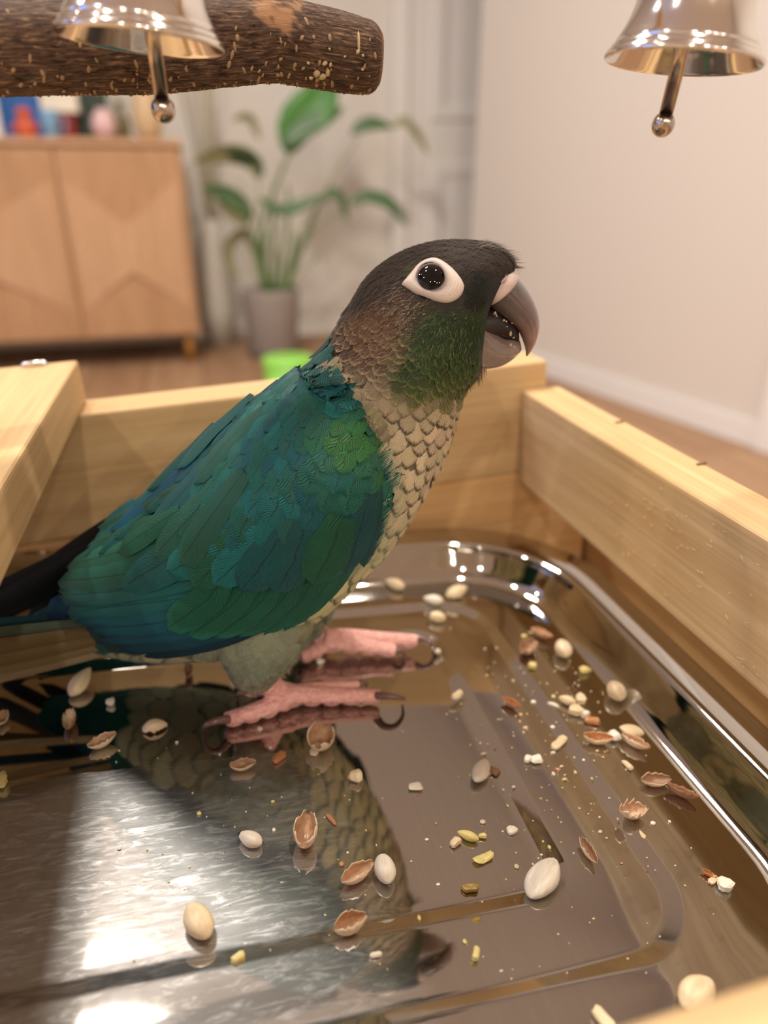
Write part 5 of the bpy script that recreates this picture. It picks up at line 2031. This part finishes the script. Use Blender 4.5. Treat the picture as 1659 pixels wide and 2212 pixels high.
for i in range(len(A)):
    c = Vector(A[i, :3])
    tan = Vector(A[min(i+1, len(A)-1), :3]-A[max(i-1, 0), :3]).normalized()
    if nrm is None:
        nrm = (ZB-tan*ZB.dot(tan)).normalized()
    nrm = (nrm-tan*nrm.dot(tan)).normalized()
    bi = tan.cross(nrm)
    if i:
        su += np.linalg.norm(A[i, :3]-A[i-1, :3])
    r_ = A[i, 3]
    if i == 0:
        r_ *= 0.80
    elif i == 1:
        r_ *= 0.93
    elif i == 2:
        r_ *= 0.985
    for k in range(nb_):
        a = 2*pi*k/nb_
        rr = r_*(1+0.018*sin(3*a+su*90)+0.014*sin(5*a-su*160)+0.012*random.uniform(-1, 1))
        P = c+nrm*(cos(a)*rr)+bi*(sin(a)*rr)
        vs.append(P)
        uv.append((su/0.03, k/nb_*1.6))
        x, y = pix(P)
        front = (P-c).dot(FW) < 0.3*r_
        s_ = 0.0
        if front or cos(a) > 0.2:
            s_ = sstep(0.35, 0.75, max(gauss(x, y, 575, 18, 30), gauss(x, y, 608, 36, 34), gauss(x, y, 622, 62, 16)*0.9, gauss(x, y, 640, 14, 18)*0.8)+random.uniform(-0.22, 0.22))
        if i == 0:
            s_ = 0.7
        cl.append((s_, s_, s_))
for i in range(len(A)-1):
    for k in range(nb_):
        k2 = (k+1) % nb_
        fs.append((i*nb_+k, (i+1)*nb_+k, (i+1)*nb_+k2, i*nb_+k2))
fs.append(tuple(range(nb_)))
fs.append(tuple(reversed(range((len(A)-1)*nb_, len(A)*nb_))))
END = Vector(A[-1, :3])
perch = empty('perch_branch', Vector(A[60, :3]), 'rough brown bark perch branch with pale specks, hanging across the upper left', 'perch')
br = mesh_obj('branch', vs, fs, BARK, perch, uvs=uv, cols=cl)
BR = BVHTree.FromPolygons(vs, fs)
fleck_m = simple_mat('lenticel', srgb(164, 134, 102), 0.8, var=0.25, scale=900)
fv, ff = [], []


def blob(P, nor, tx, rx, ry, h):
    """a low dome lying on a surface"""
    b0 = len(fv)
    ty = nor.cross(tx).normalized()
    ph = random.random()*6
    fv.append(P+nor*h)
    for ring, (q, hh) in enumerate(((0.6, 0.75), (1.0, 0.0))):
        for k in range(9):
            a = 2*pi*k/9
            w_ = 1+0.18*sin(2*a+ph)
            fv.append(P+tx*(cos(a)*rx*q*w_)+ty*(sin(a)*ry*q*w_)+nor*(h*hh-(0.0001 if ring else 0)))
    for k in range(9):
        k2 = (k+1) % 9
        ff.append((b0, b0+1+k, b0+1+k2))
        ff.append((b0+1+k, b0+10+k, b0+10+k2, b0+1+k2))


for k in range(330):
    i = random.randrange(3, len(A)-3)
    c = Vector(A[i, :3])
    tan = Vector(A[i+1, :3]-A[i-1, :3]).normalized()
    n0 = (ZB-tan*ZB.dot(tan)).normalized()
    bi = tan.cross(n0)
    a = random.gauss(pi, 0.85)
    d = n0*cos(a)+bi*sin(a)
    h_ = BR.ray_cast(c+d*0.03, -d)
    if h_[0] is None:
        continue
    sz = random.uniform(0.0002, 0.0006)
    blob(h_[0], d, (tan*random.uniform(-0.5, 0.5)+d.cross(tan)).normalized(), sz*random.uniform(1.1, 1.9), sz*0.75, 0.00022)
tag(mesh_obj('bark_specks', fv, ff, fleck_m, perch), kind='stuff')
fv, ff = [], []
for px, py, rx, ry in ((684, 160, 9, 8), (697, 166, 10, 9), (708, 158, 6, 9), (672, 168, 5, 4), (775, 92, 4, 20), (773, 112, 5, 5), (784, 120, 4, 3), (702, 137, 6, 6), (714, 140, 4, 5), (666, 136, 4, 4), (712, 106, 3, 3), (783, 150, 3, 4), (745, 122, 3, 3)):
    h_ = BR.ray_cast(CAM, ray(px, py).normalized())
    if h_[0] is not None:
        z_ = (h_[0]-CAM).dot(FW)/FPX
        nv_ = h_[1] if h_[1].dot(FW) < 0 else -h_[1]
        blob(h_[0], nv_, (RT-nv_*RT.dot(nv_)).normalized(), rx*z_, ry*z_, 0.0004)
tag(mesh_obj('dried_drips', fv, ff, simple_mat('dried_drip', srgb(196, 176, 140), 0.8), perch), 'pale dried drips')

post_loc = BOX.local(END)
pu, pv = post_loc.x, post_loc.y
post = empty('perch_post', BOX.p(pu, pv, 0.0772), 'upright pine post out of view that carries branch and bells', 'post')
o = box_obj('upright', (pu-0.010, pv-0.008, 0.0774), (pu+0.008, pv+0.008, 0.262), pine('pine_upright', 2, PL, PD), None, None, 0.0012)
o.matrix_world = BM
o.parent = post
o.matrix_parent_inverse = world_of(post).inverted()

# ---- bells
m, nt, b = new_mat('bell_nickel')
b.inputs['Metallic'].default_value = 1.0
nt.links.new(mix_col(nt, noise(nt, 60, 3), (0.74, 0.70, 0.65), (0.82, 0.78, 0.73)), b.inputs['Base Color'])
b.inputs['Roughness'].default_value = 0.13
bump(nt, b, noise(nt, 230, 3), 0.06, 0.0004)
NICKEL = m
m, nt, b = new_mat('clapper_steel')
b.inputs['Metallic'].default_value = 1.0
nt.links.new(mix_col(nt, noise(nt, 90, 3), (0.45, 0.38, 0.33), (0.55, 0.47, 0.40)), b.inputs['Base Color'])
b.inputs['Roughness'].default_value = 0.2
CLAP = m
RB = 0.0134
OUT = [(1.00, 0.00), (1.005, 0.03), (0.985, 0.07), (0.955, 0.09), (0.945, 0.12), (0.925, 0.15), (0.90, 0.165), (0.895, 0.20), (0.84, 0.30), (0.785, 0.42), (0.745, 0.56), (0.715, 0.72), (0.69, 0.90), (0.665, 1.06), (0.62, 1.20), (0.53, 1.32), (0.38, 1.41), (0.2, 1.46), (0.06, 1.47)]
INN = [(0.06, 1.40), (0.36, 1.34), (0.55, 1.22), (0.62, 1.04), (0.67, 0.72), (0.74, 0.42), (0.80, 0.29), (0.86, 0.19), (0.93, 0.07), (0.965, 0.01), (0.985, -0.012)]


def bell(px, py, z, tilt, swing, label):
    o0 = at_depth(px, py, z)
    M = Matrix.Translation(o0) @ Matrix.Rotation(tilt, 4, FH)
    e = empty('bell', o0, label, 'bell')
    prof = spline(OUT, 64).tolist()+spline(INN, 44).tolist()
    lathe('dome', [(r*RB, zz*RB) for r, zz in prof], NICKEL, e, M, n=72, close=True)
    top = M @ Vector((0, 0, 1.47*RB))
    # clapper swings free
    Mc = Matrix.Translation(M @ Vector((0, 0, 1.30*RB))) @ Matrix.Rotation(swing, 4, FH)
    L = 2.16*RB
    prof = [(0.0, 0.002), (0.0034, 0.0), (0.0034, -0.35*L), (0.0032, -0.44*L), (0.0022, -0.50*L), (0.00125, -0.55*L), (0.00118, -0.90*L)]
    prof += [(0.0020*sin(a), -0.935*L+0.0021*cos(a)) for a in np.linspace(0.62, pi, 14)]
    lathe('clapper', prof, CLAP, e, Mc, n=28)
    # loop on the crown
    lp = [top+Matrix.Rotation(0.4, 3, 'Z') @ Vector((0.0028*sin(t), 0, 0.0016-0.0028*cos(t)+0.001)) for t in np.linspace(0.2, 2*pi-0.2, 22)]
    v, f = tube_data(lp, 0.0006, 8)
    mesh_obj('loop', v, f, CLAP, e)
    return top


t1 = bell(306, 92, 0.1170, R(4.5), R(-2), 'silver bell with hanging clapper in front of the bark branch')
t2 = bell(1474, 136, 0.1245, R(5.0), R(7), 'silver bell with hanging clapper against the bare right wall')
# a dowel above carries them on little chains
zt = max(t1.z, t2.z)+0.028
pm_ = (t1+t2)/2
dr_ = Vector((t2.x-t1.x, t2.y-t1.y, 0)).normalized()
upl = BOX.p(pu, pv, 0.0)
D0 = Vector((t1.x, t1.y, zt))-dr_*((Vector((t1.x, t1.y, 0))-Vector((upl.x, upl.y, 0))).length-0.004)
D1 = Vector((t2.x, t2.y, zt))+dr_*0.02
bar = empty('bell_bar', (D0+D1)/2, 'thin wooden dowel out of view above the bells', 'bar')
v, f = tube_data([D0, D0.lerp(D1, 0.33), D0.lerp(D1, 0.66), D1], 0.004, 18)
mesh_obj('dowel', v, f, pine_x, bar)
for tt, nm in ((t1, 'chain on the bell by the branch'), (t2, 'chain on the bell by the right wall')):
    ch = empty('bell_chain', tt, 'short steel '+nm, 'chain')
    nl_ = 6
    z0, z1 = tt.z+0.0052, zt-0.0046
    for k in range(nl_):
        zc_ = z0+(z1-z0)*(k+0.5)/nl_
        hh = (z1-z0)/nl_*0.5+0.0006
        ax_ = Vector((1, 0, 0)) if k % 2 == 0 else Vector((0, 1, 0))
        v, f = tube_data([Vector((tt.x, tt.y, zc_))+ax_*(0.0012*cos(a))+ZB*(hh*sin(a)) for a in np.linspace(0, 2*pi, 19)], 0.00035, 6, cap=False)
        mesh_obj('link', v, f, CLAP, ch)
# ------------------------------------------------------------------ seeds, husks and crumbs on the tray
def in_rr(u, v, g):
    return g[0] < u < g[1] and g[2] < v < g[3]


def tray_h(u, v):
    if in_rr(u, v, G1):
        return 0.0
    if in_rr(u, v, off(G1, 0.005)):
        return S1*0.6
    if in_rr(u, v, G2):
        return S1
    if in_rr(u, v, off(G2, 0.004)):
        return S1+(S2-S1)*0.6
    if in_rr(u, v, off(BS, -0.002)):
        return S2
    d = max(u-(BS[1]-0.002), v-(BS[3]-0.002), (BS[2]+0.002)-v)
    return S2+min(0.010, d*d*90+0.1*d)


def spot(px, py):
    """resting place on the tray seen at a picture point"""
    h_ = 0.0
    for _ in range(5):
        q = TRAY.local(TRAY.at(px, py, h_))
        h_ = tray_h(q.x, q.y)
    P = TRAY.at(px, py, h_)
    return P, (P-CAM).dot(FW)/FPX


def seed_mat(name, lo, hi, streak=0.0, rough=0.42):
    m, nt, b = new_mat(name)
    g = noise(nt, 1.0, 5, stretch=(700, 140, 700))
    c = mix_col(nt, ramp(nt, g, [(0.3, 0.0), (0.7, 1.0)]), lo, hi)
    if streak:
        g2 = noise(nt, 1.0, 3, stretch=(500, 60, 500))
        c = mix_col(nt, ramp(nt, g2, [(0.52, 0.0), (0.66, streak)]), c, srgb(96, 62, 40))
    nt.links.new(c, b.inputs['Base Color'])
    b.inputs['Roughness'].default_value = rough
    b.inputs['Subsurface Weight'].default_value = 0.1
    b.inputs['Subsurface Scale'].default_value = 0.0008
    bump(nt, b, g, 0.25, 0.0002)
    return m


SEED = seed_mat('seed_cream', srgb(206, 178, 136), srgb(236, 216, 182), 0.12)
WHITE = seed_mat('seed_white', srgb(214, 200, 178), srgb(242, 234, 218), 0.05)
HUSK_O = seed_mat('husk_outside', srgb(204, 178, 142), srgb(236, 216, 184), 0.2)
HUSK_I = seed_mat('husk_inside', srgb(176, 132, 98), srgb(214, 176, 142), 0.25, 0.3)
DARKH = seed_mat('husk_brown', srgb(132, 96, 70), srgb(178, 140, 108), 0.3)
ORANGE = seed_mat('husk_orange', srgb(164, 100, 58), srgb(206, 150, 100), 0.2, 0.3)
YELLOW = seed_mat('flake_yellow', srgb(196, 176, 96), srgb(232, 216, 150))
OLIVE = seed_mat('flake_olive', srgb(120, 92, 20), srgb(176, 140, 40))


def seed_basis(px, py, ang, L, pitch=0.0, roll=0.0, sink=0.0):
    P, k = spot(px, py)
    a = R(ang)
    # direction on the tray whose picture runs at the wanted angle
    q = spot(px+8*cos(a), py-8*sin(a))[0]
    y_ = (q-P)
    y_ = (y_-TRAY.z*y_.dot(TRAY.z)).normalized()
    # true length from the picture length
    e = pix(P+y_*0.004)
    s_ = sqrt((e[0]-px)**2+(e[1]-py)**2)/0.004
    Lm = L/s_ if abs(pitch) < 0.5 else L*k
    Lm = min(Lm, L*k*1.45)
    x_ = y_.cross(TRAY.z).normalized()
    M = Matrix(((x_.x, y_.x, TRAY.z.x, P.x), (x_.y, y_.y, TRAY.z.y, P.y), (x_.z, y_.z, TRAY.z.z, P.z), (0, 0, 0, 1)))
    return M @ Matrix.Rotation(pitch, 4, 'X') @ Matrix.Rotation(roll, 4, 'Y'), Lm


def drop(o, M):
    """set an object down so that its lowest point touches the tray"""
    P = M.to_translation()
    lo = min((M @ v.co-P).dot(TRAY.z) for v in o.data.vertices)
    lift = Matrix.Translation(TRAY.z*(-lo+0.00003))
    o.matrix_world = lift @ M
    return o


def whole_seed(px, py, L, ang, label, mat=SEED, wr=0.56, hr=0.42, pitch=0.0, roll=0.0, point=0.25, groove=0.0, group=None, tipcol=None):
    M, Lm = seed_basis(px, py, ang, L, pitch, roll)
    vs, fs = [], []
    nr_, ns = 16, 20
    for i in range(nr_+1):
        t = i/nr_
        y = (t-0.5)*Lm
        r_ = sin(pi*t)**0.62*(1-point*(t-0.35)) if 0 < t < 1 else 0.0
        r_ = max(r_, 0.02)
        for k in range(ns):
            a = 2*pi*k/ns
            g = 1-groove*exp(-((a-pi/2)/0.25)**2)
            w_ = 1+0.03*sin(3*a+7*t)
            vs.append(Vector((cos(a)*r_*Lm*wr/2*w_, y, sin(a)*r_*Lm*hr/2*g)))
    for i in range(nr_):
        for k in range(ns):
            k2 = (k+1) % ns
            fs.append((i*ns+k, i*ns+k2, (i+1)*ns+k2, (i+1)*ns+k))
    fs.append(tuple(reversed(range(ns))))
    fs.append(tuple(range(nr_*ns, (nr_+1)*ns)))
    o = mesh_obj('seed', vs, fs, mat)
    drop(o, M)
    tag(o, label, 'seed', group)
    if tipcol:
        i0 = nr_-2
        vv = [v*1.015 for v in vs[i0*ns:(nr_+1)*ns]]
        f2 = [(i*ns+k, i*ns+(k+1) % ns, (i+1)*ns+(k+1) % ns, (i+1)*ns+k) for i in range(2) for k in range(ns)]
        f2.append(tuple(range(2*ns, 3*ns)))
        tp_ = mesh_obj('seed_tip', vv, f2, tipcol)
        tp_.parent = o
        tag(tp_, 'dark broken end')
    return o


def husk(px, py, L, ang, label, mo=HUSK_O, mi=HUSK_I, wr=0.5, depth=0.34, pitch=0.0, roll=0.0, jag=0.14, up=True, cover=0.5, group=None):
    """half a seed hull, a thin ragged boat; up: open side upward"""
    M, Lm = seed_basis(px, py, ang, L, pitch, roll)
    nr_, ns = 13, 11
    outer, inner = [], []
    jj = [[random.uniform(-jag, jag) for _ in range(nr_+1)] for _ in range(2)]
    for i in range(nr_+1):
        t = i/nr_
        y = (t-0.5)*Lm
        r_ = max(0.05, sin(pi*(0.04+0.92*t))**0.7*(1-0.25*(t-0.4)))
        for k in range(ns):
            q = k/(ns-1)
            a0 = -pi*cover*(1+jj[0][i])
            a1 = pi*cover*(1+jj[1][i])
            a = -pi/2+a0+(a1-a0)*q
            for dst, s_ in ((outer, 1.0), (inner, 0.90)):
                dst.append(Vector((cos(a)*r_*Lm*wr/2*s_, y*(0.985 if s_ < 1 else 1), sin(a)*r_*Lm*depth*s_)))
    n = len(outer)
    vs = outer+inner
    fs, mi_ = [], []
    for i in range(nr_):
        for k in range(ns-1):
            a = i*ns+k
            fs.append((a, a+1, a+ns+1, a+ns))
            mi_.append(0)
            fs.append((n+a, n+a+ns, n+a+ns+1, n+a+1))
            mi_.append(1)
        for k in (0, ns-1):
            a = i*ns+k
            fs.append((a, a+ns, n+a+ns, n+a) if k == 0 else (a, n+a, n+a+ns, a+ns))
            mi_.append(0)
    for i in (0, nr_):
        for k in range(ns-1):
            a = i*ns+k
            fs.append((a, n+a, n+a+1, a+1) if i == 0 else (a, a+1, n+a+1, n+a))
            mi_.append(0)
    if not up:
        vs = [Vector((v.x, v.y, -v.z)) for v in vs]
        fs = [tuple(reversed(f)) for f in fs]
    o = mesh_obj('seed_husk', vs, fs, mo)
    o.data.materials.append(mi)
    o.data.polygons.foreach_set('material_index', mi_)
    drop(o, M)
    return tag(o, label, 'husk', group)


def chip(px, py, L, ang, label, mat=WHITE, wr=0.7, hr=0.3, name='seed_chip', bend=0.0, cat='seed piece', pitch=0.0, group=None):
    """an irregular broken flake"""
    M, Lm = seed_basis(px, py, ang, L, pitch)
    bm = bmesh.new()
    bmesh.ops.create_icosphere(bm, subdivisions=2, radius=0.5)
    ph = [random.uniform(0, 6) for _ in range(4)]
    for v in bm.verts:
        x, y, z = v.co
        x, y, z = [math.copysign(abs(c_*2)**0.7/2, c_) for c_ in (x, y, z)]
        k = 1+0.16*sin(5*x+ph[0])+0.14*sin(7*y+ph[1])+0.1*sin(9*z+ph[2])
        v.co = Vector((x*k*wr*Lm, y*k*Lm, z*k*hr*Lm+bend*Lm*(y*y*4)))
    me = bpy.data.meshes.new(name)
    bm.to_mesh(me)
    bm.free()
    me.materials.append(mat)
    o = bpy.data.objects.new(name, me)
    COL.objects.link(o)
    drop(o, M)
    return tag(o, label, cat, group)


random.seed(99)
BK = simple_mat('dark_tip', (0.02, 0.012, 0.01), 0.6)
# near left and middle of the tray
whole_seed(430, 2005, 84, 120, 'large smooth cream seed lying alone near the front step of the tray', SEED, 0.62, 0.5, point=0.12)
whole_seed(540, 1822, 56, 155, 'white pointed seed lying in the middle of the scuffed film', WHITE, 0.62, 0.5, point=0.45, tipcol=BK)
whole_seed(830, 1890, 66, 105, 'barrel shaped whitish seed with a dark hollow end beside a husk', WHITE, 0.62, 0.55, point=0.2, tipcol=BK)
whole_seed(1168, 1916, 98, 60, 'big pale striped seed leaning on the step at the corner of the inner panel', WHITE, 0.62, 0.40, 0.0, R(-32), 0.15, 0.25)
whole_seed(1500, 2160, 84, 40, 'pale blurred seed at the front corner of the tray, nearest the front board', SEED, 0.66, 0.5)
whole_seed(1328, 1506, 44, 118, 'round cream seed perched at the foot of the right tray wall', SEED, 0.66, 0.6, point=0.2, tipcol=HUSK_I)
whole_seed(1363, 1585, 56, 165, 'pale flat seed lying on top edge of a husk by the tray wall', SEED, 0.72, 0.34, groove=0.1)
whole_seed(1214, 1413, 42, 110, 'knobbly curled pale seed near the wall behind the crumbs', HUSK_O, 0.62, 0.55, point=0.4)
whole_seed(1224, 1520, 40, 160, 'small cream seed among crumbs on the outer groove', SEED, 0.62, 0.5)
whole_seed(943, 1342, 40, 170, 'pale seed half in shadow just behind the far foot', SEED, 0.62, 0.6, tipcol=BK)
whole_seed(985, 1290, 46, 12, 'pale yellow seed standing on end near the back wall of the tray', SEED, 0.6, 0.5, R(14))
whole_seed(935, 1304, 44, 145, 'grey white pointed seed second from the back wall', WHITE, 0.58, 0.5, point=0.5)
whole_seed(852, 1271, 44, 140, 'grey tan pointed seed closest to the bird\'s belly at the back', SEED, 0.56, 0.5, point=0.5)
whole_seed(176, 1490, 66, 40, 'blurred tan seed under the bird\'s tail at the left', SEED, 0.55, 0.5, R(22), point=0.5)
whole_seed(1010, 1812, 50, 160, 'long pale yellow kernel beside the ring stain', YELLOW, 0.45, 0.4, point=0.3)
# husks
husk(222, 1612, 66, 22, 'open cream husk with a long splinter, left of the near foot', pitch=R(6))
husk(335, 1575, 56, 12, 'rounded cream husk between the near claw and the left edge', up=False, depth=0.4, wr=0.62)
husk(525, 1662, 56, 8, 'tan open husk below the near hind claw', wr=0.55)
husk(660, 1818, 70, 82, 'split tan husk standing upright in the middle of the tray', wr=0.62, depth=0.5, cover=0.6, jag=0.25)
husk(772, 1900, 78, 32, 'long tan husk touching the barrel shaped seed', wr=0.46)
husk(757, 2012, 74, 24, 'tan husk lying across the front step of the inner panel', wr=0.56, depth=0.42, cover=0.62)
husk(693, 1612, 54, 75, 'cracked cream husk with torn halves in front of the near foot', wr=0.8, depth=0.45, jag=0.35, cover=0.55)
chip(682, 1622, 26, 60, 'small torn flap beside the cracked cream husk', HUSK_O, 0.6, 0.2)
whole_seed(1038, 1675, 54, 62, 'white split seed lying across the inner step on the right', WHITE, 0.5, 0.4, tipcol=HUSK_I)
chip(1066, 1668, 26, 30, 'brown scrap touching the white split seed', DARKH, 0.7, 0.4)
husk(1290, 1606, 64, -6, 'shiny brown open husk between the outer groove and the tray wall', HUSK_O, ORANGE, wr=0.5)
husk(1370, 1614, 68, -28, 'narrow open husk under the pale flat seed', HUSK_O, HUSK_I, wr=0.36)
husk(1415, 1694, 62, 4, 'oval brown husk lying open at the foot of the right wall', HUSK_O, DARKH, wr=0.56, depth=0.24)
husk(1472, 1722, 76, -24, 'long brown splinter husk trailing from the oval husk', DARKH, HUSK_I, wr=0.26)
husk(1365, 1764, 58, 6, 'brown cup shaped husk on the outer groove', HUSK_O, HUSK_I, wr=0.7, depth=0.4, jag=0.3)
husk(1268, 1848, 68, -58, 'narrow curled brown husk right of the inner step', HUSK_O, DARKH, wr=0.34, depth=0.3)
husk(1168, 1378, 50, -22, 'brown open husk near the back of the tray wall', DARKH, HUSK_I, wr=0.44)
husk(1140, 1410, 42, 40, 'torn grey brown husk left of the knobbly seed', DARKH, DARKH, wr=0.6, jag=0.35)
husk(1103, 1528, 48, -28, 'thin brown splinter husk right of the near toe', DARKH, ORANGE, wr=0.34)
husk(152, 1566, 44, 78, 'small upright brown husk at the left below the tail', DARKH, HUSK_O, wr=0.45, jag=0.3)
husk(408, 1458, 40, 86, 'dark brown sliver standing under the bird\'s vent', DARKH, DARKH, wr=0.3)
husk(6, 1560, 36, 60, 'pale husk cut by the left edge of the view', wr=0.6)
chip(2, 1695, 30, 80, 'yellow kernel piece cut by the left edge of the view', YELLOW, 0.6, 0.5)
chip(602, 1640, 28, 38, 'glossy orange scrap between two husks', ORANGE, 0.55, 0.4)
husk(1530, 1893, 38, -28, 'small orange curl near the right front corner', ORANGE, ORANGE, wr=0.34)
chip(1563, 1916, 32, 8, 'square white chip beside the small orange curl', WHITE, 0.85, 0.5)
chip(1540, 1905, 18, 40, 'tiny pale flake between orange curl and white chip', SEED, 0.6, 0.3)
chip(897, 1702, 28, 5, 'flat white chip alone on the inner panel', WHITE, 0.7, 0.4)
chip(1158, 1646, 24, 10, 'white rounded chip on the ring between the grooves', WHITE, 0.75, 0.6)
chip(1139, 1644, 14, 60, 'tiny white chip just left of the rounded chip', WHITE, 0.8, 0.5)
chip(767, 1684, 26, 80, 'small pale cone shaped chip on the inner panel', SEED, 0.75, 0.6)
chip(1241, 1541, 34, 0, 'cream broken kernel below the small cream seed', SEED, 0.7, 0.5)
chip(1278, 1561, 36, -8, 'orange brown flaky cluster near the tray wall', ORANGE, 0.5, 0.35)
chip(1262, 1548, 18, 20, 'pale crumb chip above the flaky cluster', WHITE, 0.8, 0.6)
chip(1254, 1518, 22, 80, 'upright tan chip right of the small cream seed', HUSK_O, 0.7, 0.5)
chip(1195, 1526, 34, 8, 'thin white sliver left of the small cream seed', WHITE, 0.3, 0.25)
chip(1207, 1610, 30, 70, 'flat beige flake lying on the outer groove', SEED, 0.5, 0.25)
chip(1324, 1596, 22, 20, 'white round chip between two husks by the wall', WHITE, 0.85, 0.7)
chip(1356, 1656, 26, -45, 'cream comma shaped chip below the narrow husk', SEED, 0.5, 0.35)
chip(1388, 1806, 22, -60, 'small square flake under the cup shaped husk', SEED, 0.5, 0.25)
chip(1105, 1795, 24, 20, 'ragged white flake left of the curled husk', WHITE, 0.7, 0.3)
chip(1045, 1858, 36, 24, 'bent yellow flake below the pale yellow kernel', YELLOW, 0.5, 0.2, bend=0.12)
chip(1042, 1809, 16, 0, 'yellow crumb just right of the pale yellow kernel', YELLOW, 0.8, 0.6)
chip(982, 1823, 22, 40, 'cream broken bit left of the pale yellow kernel', SEED, 0.7, 0.5)
chip(1016, 1923, 34, 4, 'dark olive yellow flake near the inner panel\'s front', OLIVE, 0.5, 0.35)
chip(1028, 1990, 20, 10, 'bright yellow crumb on the inner front step', OLIVE, 0.7, 0.5)
chip(1028, 2066, 22, 80, 'soft yellow crumb in front of the inner step', YELLOW, 0.7, 0.6)
chip(515, 2078, 28, 30, 'rough yellow cluster on the front step left', YELLOW, 0.8, 0.7)
chip(812, 2066, 22, 10, 'flat white crumb below the husk on the front step', WHITE, 0.6, 0.4)
chip(988, 1508, 20, 40, 'tan scrap at the foot of the inner step by the claw', HUSK_O, 0.6, 0.5)
chip(692, 1432, 20, 15, 'pale chip between the bird\'s feet', WHITE, 0.6, 0.5)
chip(238, 1522, 16, 70, 'tiny white chip above the rounded cream husk', WHITE, 0.7, 0.6)
chip(716, 1772, 26, -50, 'thin orange brown sliver above the upright husk', ORANGE, 0.3, 0.25)
chip(1300, 2208, 60, 130, 'blurred tan seed piece at the very front of the tray', SEED, 0.5, 0.4)
chip(945, 1412, 14, 0, 'white crumb at the far claw beside the bright step', WHITE, 0.8, 0.7)
chip(1262, 1452, 26, 5, 'greenish chip at the foot of the tray wall', YELLOW, 0.6, 0.5)
chip(1150, 1445, 18, 10, 'yellowish chip on the outer groove', YELLOW, 0.8, 0.6)

# crumbs beyond counting
cmats = [WHITE, YELLOW, HUSK_O, ORANGE]
for mi, cm in enumerate(cmats):
    bm = bmesh.new()
    for k in range((150, 110, 90, 40)[mi]):
        if random.random() < 0.6:
            px, py = random.gauss(1210, 110), random.gauss(1560, 150)
        else:
            px, py = random.uniform(250, 1560), random.uniform(1480, 2120)
        if px > 1640 or px < 0 or py > 2190 or py < 1300 or (py < 1560 and px < 930):
            continue
        P, k_ = spot(px, py)
        q = TRAY.local(P)
        if q.x > BS[1]-0.003 or q.y > BS[3]-0.003:
            continue
        r_ = random.uniform(1.2, 2.6)*k_ if random.random() < 0.8 else random.uniform(2.6, 5.5)*k_
        g_ = bmesh.ops.create_icosphere(bm, subdivisions=1, radius=r_)['verts']
        s_ = [random.uniform(0.6, 1.5), random.uniform(0.6, 1.5), random.uniform(0.5, 0.9)]
        for v in g_:
            v.co = P+TRAY.z*(r_*0.5)+Vector((v.co.x*s_[0], v.co.y*s_[1], v.co.z*s_[2]))
    o = bm_obj('crumbs', bm, cm)
    tag(o, ('white crumbs scattered all over the tray floor', 'yellow crumbs scattered all over the tray floor', 'tan crumbs scattered all over the tray floor', 'orange crumbs scattered all over the tray floor')[mi], 'crumbs', None, 'stuff')
